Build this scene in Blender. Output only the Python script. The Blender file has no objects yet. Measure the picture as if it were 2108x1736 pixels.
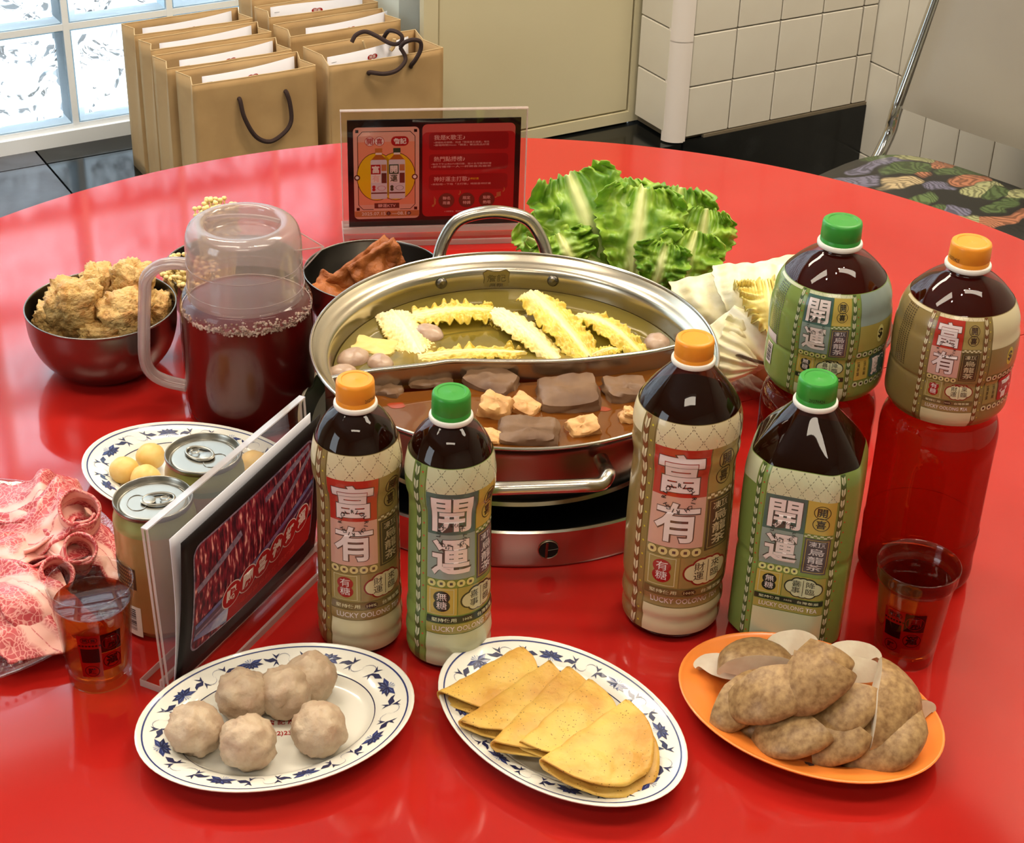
import bpy, bmesh, math, random
from mathutils import Vector, Matrix, noise
from math import sin, cos, pi, radians, atan2, hypot, sqrt

SC = bpy.context.scene
COL = SC.collection
ZT = 0.75                      # table top height

# ------------------------------------------------------------------ camera
F_PX, PITCH, ROLL = 3572.18, 0.544823, 0.0333318
CAM = Vector((0, 0, 1.63))
_f = Vector((0, cos(PITCH), -sin(PITCH)))
_r = Vector((1, 0, 0)); _d = Vector((0, -sin(PITCH), -cos(PITCH)))
RR = cos(ROLL)*_r - sin(ROLL)*_d
DD = cos(ROLL)*_d + sin(ROLL)*_r
cam = bpy.data.cameras.new('camera'); co = bpy.data.objects.new('camera', cam); COL.objects.link(co)
m = Matrix((RR, -DD, -_f)).transposed().to_4x4(); m.translation = CAM
co.matrix_world = m
cam.sensor_width = 36; cam.lens = F_PX/2108*36; cam.clip_start = 0.05
SC.camera = co

def pix(u, v, z=0.0):
    """point at height z above the table top seen at pixel u, v"""
    d = _f + RR*((u-1054)/F_PX) + DD*((v-868)/F_PX)
    t = (ZT+z-CAM.z)/d.z
    return CAM + d*t

# ------------------------------------------------------------------ world, exposure
w = bpy.data.worlds.new('daylight'); SC.world = w; w.use_nodes = True
bg = w.node_tree.nodes['Background']
bg.inputs[0].default_value = (0.80, 0.91, 1.0, 1); bg.inputs[1].default_value = 5.0
SC.view_settings.view_transform = 'Standard'; SC.view_settings.look = 'None'
SC.view_settings.gamma = 1; SC.view_settings.use_curve_mapping = False
SC.view_settings.exposure = 0.0
SC.cycles.max_bounces = 12; SC.cycles.transparent_max_bounces = 24
SC.cycles.transmission_bounces = 8; SC.cycles.glossy_bounces = 5; SC.cycles.diffuse_bounces = 3
SC.cycles.sample_clamp_indirect = 4

A31 = radians(31)
def rm(t, d, z=0):
    """room coordinates: t along the back wall, d across it"""
    return Vector((t*cos(A31)-d*sin(A31), t*sin(A31)+d*cos(A31), z))

def area(name, loc, target, sx, sy, power, color):
    l = bpy.data.lights.new(name, 'AREA'); l.shape = 'RECTANGLE'; l.size = sx; l.size_y = sy
    l.energy = power; l.color = color
    o = bpy.data.objects.new(name, l); COL.objects.link(o); o.location = loc
    dirv = (Vector(target)-Vector(loc)); o.rotation_euler = dirv.to_track_quat('-Z', 'Y').to_euler()
    return o
WARM = (1.0, 0.86, 0.68)
PANELS = [(-0.9, 0.9), (0.9, 0.9), (-0.9, 2.3), (0.9, 2.35), (0.0, -0.6)]
for i, (x, y) in enumerate(PANELS):
    area('panel_light', (x, y, 2.745), (x, y, 0), 1.1, 0.28, (13, 13, 30, 32, 13)[i], WARM)
area('window_light', rm(-0.2, 3.5, 1.9), rm(-0.2, 1.0, 0.5), 2.6, 1.6, 16, (0.80, 0.91, 1.0))
area('side_window_light', (-2.45, -0.3, 1.5), (0, 1.2, 0.8), 1.0, 1.3, 18, (0.82, 0.92, 1.0))
SPOTS = [(0.35, 1.0), (0.62, 1.12), (0.18, 0.75), (-0.35, 0.62), (0.9, 1.75)]
for x, y in SPOTS:
    l = bpy.data.lights.new('downlight', 'POINT'); l.energy = 5; l.shadow_soft_size = 0.03; l.color = (1, .88, .72)
    o = bpy.data.objects.new('downlight_bulb', l); COL.objects.link(o); o.location = (x, y, 2.66)

# ------------------------------------------------------------------ helpers
def lin(c):
    r = []
    for v in c[:3]:
        v = v/255.0
        r.append(v/12.92 if v <= 0.04045 else ((v+0.055)/1.055)**2.4)
    return (*r, 1)

class NT:
    def __init__(s, mat):
        s.t = mat.node_tree; s.n = s.t.nodes; s.l = s.t.links
    def new(s, typ, **kw):
        n = s.n.new(typ)
        for k, v in kw.items(): setattr(n, k, v)
        return n
    def link(s, a, b): s.l.new(a, b)

def mat(name, color, rough=0.5, metal=0.0, col2=None, nscale=30, ndist=0.0, ndetail=4, ramp=(0.4, 0.6), bump=0.0, bscale=80,
        bdist=0.002, coat=0.0, sss=0.0, trans=0.0, ior=1.45, stretch=None, coords='Object', spec=0.5, sheen=0.0, bumptype='noise'):
    m = bpy.data.materials.new(name); m.use_nodes = True
    T = NT(m); b = T.n['Principled BSDF']
    b.inputs['Base Color'].default_value = lin(color)
    b.inputs['Roughness'].default_value = rough; b.inputs['Metallic'].default_value = metal
    b.inputs['Coat Weight'].default_value = coat; b.inputs['Coat Roughness'].default_value = 0.05
    b.inputs['IOR'].default_value = ior; b.inputs['Transmission Weight'].default_value = trans
    b.inputs['Specular IOR Level'].default_value = spec
    if sss:
        b.inputs['Subsurface Weight'].default_value = sss; b.inputs['Subsurface Radius'].default_value = (0.01, 0.005, 0.003)
        b.inputs['Subsurface Scale'].default_value = 1.0
    vec = None
    if col2 or bump:
        tc = T.new('ShaderNodeTexCoord'); vec = tc.outputs[coords]
        if stretch:
            mp = T.new('ShaderNodeMapping'); mp.inputs['Scale'].default_value = stretch; T.link(vec, mp.inputs[0]); vec = mp.outputs[0]
    if col2:
        nz = T.new('ShaderNodeTexNoise'); nz.inputs['Scale'].default_value = nscale; nz.inputs['Detail'].default_value = ndetail
        nz.inputs['Distortion'].default_value = ndist
        T.link(vec, nz.inputs['Vector'])
        rp = T.new('ShaderNodeValToRGB'); rp.color_ramp.elements[0].position = ramp[0]; rp.color_ramp.elements[1].position = ramp[1]
        rp.color_ramp.elements[0].color = lin(color); rp.color_ramp.elements[1].color = lin(col2)
        T.link(nz.outputs[0], rp.inputs[0]); T.link(rp.outputs[0], b.inputs['Base Color'])
    if bump:
        if bumptype == 'noise':
            nb = T.new('ShaderNodeTexNoise'); nb.inputs['Detail'].default_value = 6
        else:
            nb = T.new('ShaderNodeTexVoronoi')
        nb.inputs['Scale'].default_value = bscale; T.link(vec, nb.inputs['Vector'])
        bp = T.new('ShaderNodeBump'); bp.inputs['Strength'].default_value = bump; bp.inputs['Distance'].default_value = bdist
        T.link(nb.outputs[0], bp.inputs['Height']); T.link(bp.outputs[0], b.inputs['Normal'])
    return m

def clear(name, tint, gloss=0.08, rough=0.02, body=0.0, bodycol=(255, 255, 255), ior=1.45, bump=0, bscale=40):
    """thin clear material: tinted see-through + fresnel gloss (+ a milky share)"""
    m = bpy.data.materials.new(name); m.use_nodes = True; T = NT(m); T.n.clear()
    out = T.new('ShaderNodeOutputMaterial'); tr = T.new('ShaderNodeBsdfTransparent'); tr.inputs[0].default_value = (*tint, 1)
    gl = T.new('ShaderNodeBsdfGlossy'); gl.inputs['Roughness'].default_value = rough
    fr = T.new('ShaderNodeLayerWeight'); fr.inputs[0].default_value = .5
    last = tr.outputs[0]
    if body:
        df = T.new('ShaderNodeBsdfDiffuse'); df.inputs[0].default_value = lin(bodycol)
        tl = T.new('ShaderNodeBsdfTranslucent'); tl.inputs[0].default_value = lin(bodycol)
        md = T.new('ShaderNodeMixShader'); md.inputs[0].default_value = 0.5; T.link(df.outputs[0], md.inputs[1]); T.link(tl.outputs[0], md.inputs[2])
        mx = T.new('ShaderNodeMixShader'); mx.inputs[0].default_value = body; T.link(last, mx.inputs[1]); T.link(md.outputs[0], mx.inputs[2]); last = mx.outputs[0]
    if bump:
        tc = T.new('ShaderNodeTexCoord'); nb = T.new('ShaderNodeTexNoise'); nb.inputs['Scale'].default_value = bscale; T.link(tc.outputs['Object'], nb.inputs['Vector'])
        bp = T.new('ShaderNodeBump'); bp.inputs['Strength'].default_value = bump; bp.inputs['Distance'].default_value = .002; T.link(nb.outputs[0], bp.inputs['Height'])
        T.link(bp.outputs[0], gl.inputs['Normal']); T.link(bp.outputs[0], fr.inputs['Normal'])
    pw = T.new('ShaderNodeMath', operation='POWER'); pw.inputs[1].default_value = 4.0; T.link(fr.outputs['Facing'], pw.inputs[0])
    ad = T.new('ShaderNodeMath', operation='MULTIPLY_ADD'); ad.inputs[1].default_value = 0.7; ad.inputs[2].default_value = .025+gloss*.15; ad.use_clamp = True
    T.link(pw.outputs[0], ad.inputs[0])
    mg = T.new('ShaderNodeMixShader'); T.link(ad.outputs[0], mg.inputs[0]); T.link(last, mg.inputs[1]); T.link(gl.outputs[0], mg.inputs[2])
    T.link(mg.outputs[0], out.inputs[0])
    return m

def tag(o, label=None, cat=None, group=None, kind=None):
    if label: o['label'] = label
    if cat: o['category'] = cat
    if group: o['group'] = group
    if kind: o['kind'] = kind
    return o

def empty(name, loc=(0, 0, 0), rz=0.0, label=None, cat=None, group=None, kind=None):
    o = bpy.data.objects.new(name, None); COL.objects.link(o); o.location = loc; o.rotation_euler = (0, 0, rz)
    o.empty_display_size = 0.02
    return tag(o, label, cat, group, kind)

class M:
    def __init__(s): s.v = []; s.f = []; s.m = []; s.uv = {}
    def add(s, verts, faces, mi=0):
        b = len(s.v); s.v += [tuple(v) for v in verts]
        for f in faces: s.f.append(tuple(b+i for i in f)); s.m.append(mi)
        return b
    def box(s, x0, x1, y0, y1, z0, z1, mi=0, T=None):
        v = [Vector((x, y, z)) for z in (z0, z1) for y in (y0, y1) for x in (x0, x1)]
        if T: v = [T(p) for p in v]
        s.add(v, [(0, 2, 3, 1), (4, 5, 7, 6), (0, 1, 5, 4), (2, 6, 7, 3), (0, 4, 6, 2), (1, 3, 7, 5)], mi)
    def bbox(s, cx, cy, cz, lx, ly, lz, b=0.003, mi=0, T=None):
        """bevelled box"""
        hx, hy, hz = lx/2, ly/2, lz/2
        rings = []
        def ring(z, ins):
            x, y = hx-ins, hy-ins; c = b
            return [(x-c, -y), (x, -y+c), (x, y-c), (x-c, y), (-x+c, y), (-x, y-c), (-x, -y+c), (-x+c, -y)], z
        R = [ring(-hz, b), ring(-hz+b, 0), ring(hz-b, 0), ring(hz, b)]
        vs = []
        for pts, z in R: vs += [Vector((cx+p[0], cy+p[1], cz+z)) for p in pts]
        if T: vs = [T(p) for p in vs]
        fs = [tuple(reversed(range(8))), tuple(range(24, 32))]
        for k in range(3):
            for i in range(8): j = (i+1) % 8; fs.append((k*8+i, k*8+j, k*8+8+j, k*8+8+i))
        s.add(vs, fs, mi)
    def grid(s, fn, nu, nv, closeu=False, mi=0, flip=False, mf=None):
        vs = [fn(i/(nu if closeu else nu-1), j/(nv-1)) for j in range(nv) for i in range(nu)]
        fs = []
        b = len(s.v); s.v += [tuple(v) for v in vs]
        for j in range(nv-1):
            for i in range(nu if closeu else nu-1):
                i2 = (i+1) % nu
                f = (b+j*nu+i, b+j*nu+i2, b+(j+1)*nu+i2, b+(j+1)*nu+i)
                if flip: f = f[::-1]
                s.f.append(f); s.m.append(mi if mf is None else mf((i+.5)/nu, (j+.5)/(nv-1)))
        return b
    def lathe(s, prof, n=48, c=(0, 0), mi=0, sec=None, cap0=False, cap1=False, a0=0, a1=2*pi, mis=None):
        full = abs(a1-a0-2*pi) < 1e-6
        k = n if full else n+1
        b = len(s.v)
        for r, z in prof:
            for i in range(k):
                a = a0+(a1-a0)*i/n
                rr = r*(sec(a, z) if sec else 1)
                s.v.append((c[0]+rr*sin(a), c[1]-rr*cos(a), z))
        for j in range(len(prof)-1):
            for i in range(n):
                i2 = (i+1) % k
                s.f.append((b+j*k+i, b+j*k+i2, b+(j+1)*k+i2, b+(j+1)*k+i)); s.m.append(mis[j] if mis else mi)
        if cap0: s.f.append(tuple(b+i for i in reversed(range(k)))); s.m.append(mi)
        if cap1: s.f.append(tuple(b+(len(prof)-1)*k+i for i in range(k))); s.m.append(mi)
    def tube(s, pts, r, n=10, mi=0, closed=False, caps=True, flat=1.0):
        pts = [Vector(p) for p in pts]; N = len(pts); b = len(s.v)
        up = Vector((0, 0, 1)); prev = None
        for i, p in enumerate(pts):
            if closed: t = pts[(i+1) % N]-pts[i-1]
            else: t = pts[min(i+1, N-1)]-pts[max(i-1, 0)]
            t.normalize()
            if prev is None:
                x = t.cross(up)
                if x.length < 1e-3: x = t.cross(Vector((1, 0, 0)))
            else: x = prev-t*prev.dot(t)
            x.normalize(); prev = x; y = t.cross(x)
            ri = r[i] if isinstance(r, (list, tuple)) else r
            for k in range(n):
                a = 2*pi*k/n; s.v.append(tuple(p+x*cos(a)*ri+y*sin(a)*ri*flat))
        for i in range(N if closed else N-1):
            j = (i+1) % N
            for k in range(n):
                k2 = (k+1) % n; s.f.append((b+i*n+k, b+i*n+k2, b+j*n+k2, b+j*n+k)); s.m.append(mi)
        if caps and not closed:
            s.f.append(tuple(b+k for k in reversed(range(n)))); s.m.append(mi)
            s.f.append(tuple(b+(N-1)*n+k for k in range(n))); s.m.append(mi)
    def blob(s, c, rad, n=20, amp=0.08, fr=3.0, seed=0, mi=0, amp2=0.0, fr2=10, pw=1.0):
        """lumpy ball; rad a 3-tuple; pw<1 squarer"""
        b = len(s.v); nz = n//2
        def P(a, e):
            d = Vector((cos(e)*cos(a), cos(e)*sin(a), sin(e)))
            if pw != 1.0: q = Vector([math.copysign(abs(t)**pw, t) for t in d])
            else: q = d
            k = 1+amp*noise.noise(d*fr+Vector((seed*7.3, seed*1.7, 3)))+amp2*noise.noise(d*fr2+Vector((seed*3.1, 9, seed)))
            return (c[0]+q.x*rad[0]*k, c[1]+q.y*rad[1]*k, c[2]+q.z*rad[2]*k)
        s.v.append(P(0, -pi/2))
        for j in range(1, nz):
            for i in range(n): s.v.append(P(2*pi*i/n, -pi/2+pi*j/nz))
        s.v.append(P(0, pi/2)); top = len(s.v)-1
        for i in range(n): s.f.append((b, b+1+(i+1) % n, b+1+i)); s.m.append(mi)
        for j in range(nz-2):
            for i in range(n):
                i2 = (i+1) % n; q = b+1+j*n
                s.f.append((q+i, q+i2, q+n+i2, q+n+i)); s.m.append(mi)
        q = b+1+(nz-2)*n
        for i in range(n): s.f.append((q+i, q+(i+1) % n, top)); s.m.append(mi)
    def mesh(s, name, mats, smooth=True, fixn=False):
        me = bpy.data.meshes.new(name); me.from_pydata(s.v, [], s.f); me.update()
        for x in (mats if isinstance(mats, (list, tuple)) else [mats]): me.materials.append(x)
        me.polygons.foreach_set('material_index', s.m)
        if fixn:
            bm = bmesh.new(); bm.from_mesh(me); bmesh.ops.recalc_face_normals(bm, faces=bm.faces); bm.to_mesh(me); bm.free()
        if smooth is True: me.polygons.foreach_set('use_smooth', [True]*len(me.polygons))
        elif smooth:
            me.polygons.foreach_set('use_smooth', [True]*len(me.polygons)); me.set_sharp_from_angle(angle=radians(smooth))
        return me
    def build(s, name, mats, parent=None, smooth=35, loc=None, rot=None, fixn=False, **kw):
        o = bpy.data.objects.new(name, s.mesh(name, mats, smooth, fixn)); COL.objects.link(o)
        if parent: o.parent = parent
        if loc is not None: o.location = loc
        if rot is not None: o.rotation_euler = rot
        return tag(o, **kw)

def dup(o, loc=None, rot=None, scale=None, label=None, parent=None):
    c = o.copy(); COL.objects.link(c)
    if parent is not None: c.parent = parent
    if loc is not None: c.location = loc
    if rot is not None: c.rotation_euler = rot
    if scale is not None: c.scale = scale
    if label: c['label'] = label
    for ch in o.children: dup(ch, parent=c)
    return c

def smooth_path(pts, k=6, closed=False):
    P = [Vector(p) for p in pts]; out = []; n = len(P)
    rng = range(n if closed else n-1)
    for i in rng:
        p0 = P[i-1] if (closed or i > 0) else P[i]; p1 = P[i]; p2 = P[(i+1) % n]; p3 = P[(i+2) % n] if (closed or i+2 < n) else p2
        for j in range(k):
            t = j/k
            out.append(0.5*((2*p1)+(-p0+p2)*t+(2*p0-5*p1+4*p2-p3)*t*t+(-p0+3*p1-3*p2+p3)*t**3))
    if not closed: out.append(P[-1])
    return out

def sprof(pts, k=4):
    return [(max(p.x, 0), p.y) for p in smooth_path([(a, b, 0) for a, b in pts], k)]

# ------------------------------------------------------------------ printed matter: flat artwork cut and laid on a surface
_gl = {}
def glyphs(txt, bold=0.0, res=2):
    key = (txt, bold, res)
    if key in _gl: return _gl[key]
    cu = bpy.data.curves.new('t', 'FONT'); cu.body = txt; cu.resolution_u = res; cu.offset = bold; cu.fill_mode = 'FRONT'
    o = bpy.data.objects.new('t', cu); COL.objects.link(o)
    bpy.context.view_layer.update()
    dg = bpy.context.evaluated_depsgraph_get()
    me = bpy.data.meshes.new_from_object(o.evaluated_get(dg))
    vs = [(v.co.x, v.co.y) for v in me.vertices]; fs = [tuple(p.vertices) for p in me.polygons]
    bpy.data.objects.remove(o); bpy.data.curves.remove(cu); bpy.data.meshes.remove(me)
    if vs:
        x0 = min(v[0] for v in vs); x1 = max(v[0] for v in vs); y0 = min(v[1] for v in vs); y1 = max(v[1] for v in vs)
    else: x0 = y0 = 0; x1 = y1 = 1
    _gl[key] = (vs, fs, x0, x1, y0, y1)
    return _gl[key]

class Art:
    def __init__(s): s.v = []; s.f = []; s.m = []; s.mats = []
    def mi(s, m):
        if m not in s.mats: s.mats.append(m)
        return s.mats.index(m)
    def poly(s, pts, m, L=1):
        b = len(s.v); s.v += [(p[0], p[1], L) for p in pts]; s.f.append(tuple(range(b, b+len(pts)))); s.m.append(s.mi(m))
    def rect(s, x0, y0, x1, y1, m, L=1):
        s.poly([(min(x0, x1), min(y0, y1)), (max(x0, x1), min(y0, y1)), (max(x0, x1), max(y0, y1)), (min(x0, x1), max(y0, y1))], m, L)
    def rrect(s, x0, y0, x1, y1, r, m, L=1, n=4):
        pts = []
        for cx, cy, a in ((x1-r, y1-r, 0), (x0+r, y1-r, pi/2), (x0+r, y0+r, pi), (x1-r, y0+r, 1.5*pi)):
            pts += [(cx+r*cos(a+pi/2*i/n), cy+r*sin(a+pi/2*i/n)) for i in range(n+1)]
        s.poly(pts, m, L)
    def disc(s, cx, cy, rx, m, L=1, ry=None, n=20):
        ry = ry or rx; s.poly([(cx+rx*cos(2*pi*i/n), cy+ry*sin(2*pi*i/n)) for i in range(n)], m, L)
    def ring(s, cx, cy, r, w_, m, L=1, n=28, ry=None):
        ry = ry or r; k = ry/r
        for i in range(n):
            a, b = 2*pi*i/n, 2*pi*(i+1)/n
            s.poly([(cx+r*cos(a), cy+ry*sin(a)), (cx+r*cos(b), cy+ry*sin(b)), (cx+(r-w_)*cos(b), cy+(r-w_)*k*sin(b)), (cx+(r-w_)*cos(a), cy+(r-w_)*k*sin(a))], m, L)
    def frame(s, x0, y0, x1, y1, w_, m, L=1):
        s.rect(x0, y0, x1, y0+w_, m, L); s.rect(x0, y1-w_, x1, y1, m, L); s.rect(x0, y0, x0+w_, y1, m, L); s.rect(x1-w_, y0, x1, y1, m, L)
    def line(s, x0, y0, x1, y1, w_, m, L=1):
        d = hypot(x1-x0, y1-y0) or 1; nx, ny = -(y1-y0)/d*w_/2, (x1-x0)/d*w_/2
        s.poly([(x0+nx, y0+ny), (x0-nx, y0-ny), (x1-nx, y1-ny), (x1+nx, y1+ny)], m, L)
    def dash(s, x0, y0, x1, y1, w_, m, L=1, n=8):
        for i in range(n):
            a, b = (i+.15)/n, (i+.7)/n
            s.line(x0+(x1-x0)*a, y0+(y1-y0)*a, x0+(x1-x0)*b, y0+(y1-y0)*b, w_, m, L)
    def text(s, t, cx, cy, w_=None, h=None, m=None, L=1, bold=0.0, rot=0.0, res=2):
        vs, fs, x0, x1, y0, y1 = glyphs(t, bold, res)
        sx = w_/(x1-x0) if w_ else None; sy = h/(y1-y0) if h else None
        if sx is None: sx = sy
        if sy is None: sy = sx
        b = len(s.v); c, sn = cos(rot), sin(rot)
        for x, y in vs:
            X = (x-(x0+x1)/2)*sx; Y = (y-(y0+y1)/2)*sy
            s.v.append((cx+X*c-Y*sn, cy+X*sn+Y*c, L))
        k = s.mi(m)
        for f in fs: s.f.append(tuple(b+i for i in f)); s.m.append(k)
    def vtext(s, t, cx, ytop, w_, hh, m, L=1, bold=0.0, gap=1.12, res=2):
        for i, ch in enumerate(t): s.text(ch, cx, ytop-hh*(i*gap+.5), w_, hh, m, L, bold, res=res)
    def circtext(s, t, cx, cy, r, h, m, L=1, bold=.02, start=pi/2):
        n = len(t)
        for i, ch in enumerate(t):
            if ch == ' ': continue
            a = start-2*pi*i/n; s.text(ch, cx+r*cos(a), cy+r*sin(a), None, h, m, L, bold, rot=a-pi/2, res=1)
    def build(s, name, fn, parent, cx=None, cy=None, label=None):
        """cx, cy: (lo, hi, step) cut grids; fn maps (x, y, layer) to the surface"""
        me = bpy.data.meshes.new(name); me.from_pydata(s.v, [], s.f); me.polygons.foreach_set('material_index', s.m)
        bm = bmesh.new(); bm.from_mesh(me)
        if cx or cy:
            bmesh.ops.triangulate(bm, faces=[f for f in bm.faces if len(f.verts) > 4])
            for ax, g in ((0, cx), (1, cy)):
                if not g: continue
                x = g[0]
                while x <= g[1]:
                    bmesh.ops.bisect_plane(bm, geom=bm.verts[:]+bm.edges[:]+bm.faces[:], dist=1e-7, plane_co=((x, 0, 0) if ax == 0 else (0, x, 0)),
                                           plane_no=((1, 0, 0) if ax == 0 else (0, 1, 0)))
                    x += g[2]
        for v in bm.verts: v.co = fn(v.co.x, v.co.y, v.co.z)
        bm.to_mesh(me); bm.free()
        for q in s.mats: me.materials.append(q)
        if cx: me.polygons.foreach_set('use_smooth', [True]*len(me.polygons))
        o = bpy.data.objects.new(name, me); COL.objects.link(o); o.parent = parent
        return tag(o, label)

# ------------------------------------------------------------------ materials
STEEL = mat('brushed_steel', (190, 184, 174), 0.22, 1.0, bump=0.03, bscale=400, bdist=.0005)
STEEL2 = mat('bowl_steel', (126, 122, 116), 0.27, 1.0, bump=0.03, bscale=500, bdist=.0005)
CHROME = mat('chrome', (200, 198, 195), 0.08, 1.0)
BLACK = mat('black_enamel', (10, 10, 11), 0.25)
RUBBER = mat('black_rubber', (20, 20, 20), 0.7)
WHITE_P = mat('white_plastic', (235, 232, 225), 0.35)
PORCELAIN = mat('melamine_white', (240, 238, 226), 0.22, coat=0.4)
KRAFT = mat('kraft_paper', (186, 152, 104), 0.75, col2=(176, 142, 96), nscale=12, bump=0.25, bscale=9, bdist=.006)
KRAFT_IN = mat('kraft_paper_edge', (206, 176, 128), 0.8)
PAPER = mat('white_card', (222, 222, 232), 0.6)
ROPE = mat('brown_rope', (52, 34, 30), 0.8, bump=0.5, bscale=700, bdist=.001)

# ================================================================== ROOM
def cream(n, c, r=.5): return mat(n, c, r)
WALLC = mat('cream_paint', (208, 204, 184), 0.5, col2=(202, 197, 176), nscale=2)
GREENISH = mat('pale_green_paint', (222, 226, 212), 0.45)
DOORC = mat('door_cream', (212, 202, 168), 0.4, col2=(205, 195, 160), nscale=3, ramp=(.35, .75))
TILE = mat('wall_tile', (228, 222, 208), 0.2, col2=(220, 213, 198), nscale=3)
TILE2 = mat('corner_tile', (232, 222, 214), 0.25)
GROUT = mat('grout', (120, 108, 88), 0.9)
STONE = mat('black_stone', (16, 18, 18), 0.16, col2=(38, 40, 40), nscale=14, ramp=(.55, .8))
FLOORT = mat('floor_tile_black', (58, 60, 66), 0.2, col2=(84, 86, 94), nscale=5, ndetail=6)
CEIL = mat('ceiling_white', (225, 222, 212), 0.8)
MORTAR = mat('white_mortar', (242, 247, 252), 0.5)

def slab(name, pts, z0, z1, m_, **kw):
    """prism from room-coordinate outline"""
    b = M(); n = len(pts); v = [rm(t, d, z0) for t, d in pts]+[rm(t, d, z1) for t, d in pts]
    b.add(v, [tuple(reversed(range(n))), tuple(range(n, 2*n))]+[(i, (i+1) % n, n+(i+1) % n, n+i) for i in range(n)])
    return b.build(name, m_, smooth=False, fixn=True, kind='structure', **kw)
slab('floor', [(-3.2, -2.4), (2.5, -2.4), (2.5, 3.3), (-3.2, 3.3)], -0.1, 0.0, mat('floor_grey', (70, 68, 66), 0.3, col2=(84, 80, 76), nscale=3))
slab('ceiling', [(-3.2, -2.4), (2.5, -2.4), (2.5, 3.3), (-3.2, 3.3)], 2.8, 2.9, CEIL)
slab('wall_left', [(-3.2, -2.4), (-3.1, -2.4), (-3.1, 3.3), (-3.2, 3.3)], 0, 2.8, WALLC)
slab('wall_front', [(-3.1, -2.4), (2.42, -2.4), (2.42, -2.3), (-3.1, -2.3)], 0, 2.8, WALLC)
# raised black stone platform
pf = empty('platform', kind='structure')
def part(name, pts, z0, z1, m_, parent):
    b = M(); n = len(pts); v = [rm(t, d, z0) for t, d in pts]+[rm(t, d, z1) for t, d in pts]
    b.add(v, [tuple(reversed(range(n))), tuple(range(n, 2*n))]+[(i, (i+1) % n, n+(i+1) % n, n+i) for i in range(n)])
    return b.build(name, m_, parent, smooth=False, fixn=True)
part('platform_base', [(-3.1, 2.625), (1.93, 2.625), (2.42, 2.625), (2.42, 2.8), (1.5, 3.3), (-3.1, 3.3)], 0, 0.31, STONE, pf)
g_ = 0.002
ts = [-3.1]+[-2.83+0.6*i for i in range(7)]+[1.37, 1.97]
ts = [-3.1, -2.2, -1.6, -1.0, -0.4, 0.2, 0.80, 1.40, 1.95]
for i in range(len(ts)-1):
    for d0, d1 in ((2.622, 3.072), (3.072, 3.155)):
        if i == len(ts)-2: d1 = min(d1, 2.775)
        if d1 <= d0: continue
        off = 0
        part('stone_tile', [(ts[i]+g_, d0+(g_ if d0 > 2.63 else 0)), (ts[i+1]-g_, d0+(g_ if d0 > 2.63 else 0)), (ts[i+1]-g_, d1-g_), (ts[i]+g_, d1-g_)], 0.31, 0.32, FLOORT if i < 6 else STONE, pf)
part('front_plate', [(1.95, 2.618), (2.419, 2.618), (2.419, 2.6255), (1.95, 2.6255)], 0, 0.325, STONE, pf)

# glass block window in the back wall
win = empty('window_1', rm(0, 3.155, 0), A31, kind='structure')
def wl(x0, x1, y0, y1, z0, z1, name, m_, parent, **kw):
    b = M(); b.box(x0, x1, y0, y1, z0, z1); return b.build(name, m_, parent, smooth=False, **kw)
P_T, P_Z = 0.205, 0.198
T0, Z0 = 0.888, 0.351
ncol, nrow = 12, 11
tl = T0+P_T*2+0.0-P_T*(ncol-1)
b = M()
for i in range(ncol+1):
    x = T0+P_T*3-P_T*i
    b.box(x-.006, x+.006, -0.002, .08, Z0-.003, Z0+P_Z*nrow)
for j in range(nrow+1):
    z = Z0+P_Z*j
    b.box(T0+P_T*3-P_T*ncol, T0+P_T*3, -0.001, .08, z-.006, z+.006)
b.build('mortar', MORTAR, win, smooth=False)
BR_IN = mat('block_edge', (120, 150, 165), 0.15, trans=0.3)
def block_face():
    m = bpy.data.materials.new('wavy_glass'); m.use_nodes = True; T = NT(m); T.n.clear()
    out = T.new('ShaderNodeOutputMaterial')
    tc = T.new('ShaderNodeTexCoord'); nz = T.new('ShaderNodeTexNoise'); nz.inputs['Scale'].default_value = 13; nz.inputs['Detail'].default_value = 1.2
    nz.inputs['Distortion'].default_value = 1.2
    oi = T.new('ShaderNodeObjectInfo'); mu = T.new('ShaderNodeMath', operation='MULTIPLY'); mu.inputs[1].default_value = 50
    T.link(oi.outputs['Random'], mu.inputs[0])
    va = T.new('ShaderNodeVectorMath', operation='ADD'); T.link(tc.outputs['Object'], va.inputs[0]); T.link(mu.outputs[0], va.inputs[1])
    T.link(va.outputs[0], nz.inputs['Vector'])
    bp = T.new('ShaderNodeBump'); bp.inputs['Strength'].default_value = 1.0; bp.inputs['Distance'].default_value = .06; T.link(nz.outputs[0], bp.inputs['Height'])
    rf = T.new('ShaderNodeBsdfRefraction'); rf.inputs['IOR'].default_value = 1.4; rf.inputs['Roughness'].default_value = 0.02; rf.inputs['Color'].default_value = (.93, .98, 1, 1)
    T.link(bp.outputs[0], rf.inputs['Normal'])
    tr = T.new('ShaderNodeBsdfTransparent'); tr.inputs[0].default_value = (.9, .97, 1, 1)
    mx = T.new('ShaderNodeMixShader'); mx.inputs[0].default_value = .18; T.link(rf.outputs[0], mx.inputs[1]); T.link(tr.outputs[0], mx.inputs[2])
    gl = T.new('ShaderNodeBsdfGlossy'); gl.inputs['Roughness'].default_value = .05; T.link(bp.outputs[0], gl.inputs['Normal'])
    fr = T.new('ShaderNodeFresnel'); fr.inputs[0].default_value = 1.45; T.link(bp.outputs[0], fr.inputs['Normal'])
    m2 = T.new('ShaderNodeMixShader'); T.link(fr.outputs[0], m2.inputs[0]); T.link(mx.outputs[0], m2.inputs[1]); T.link(gl.outputs[0], m2.inputs[2])
    T.link(m2.outputs[0], out.inputs[0]); return m
BFACE = block_face()
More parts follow.
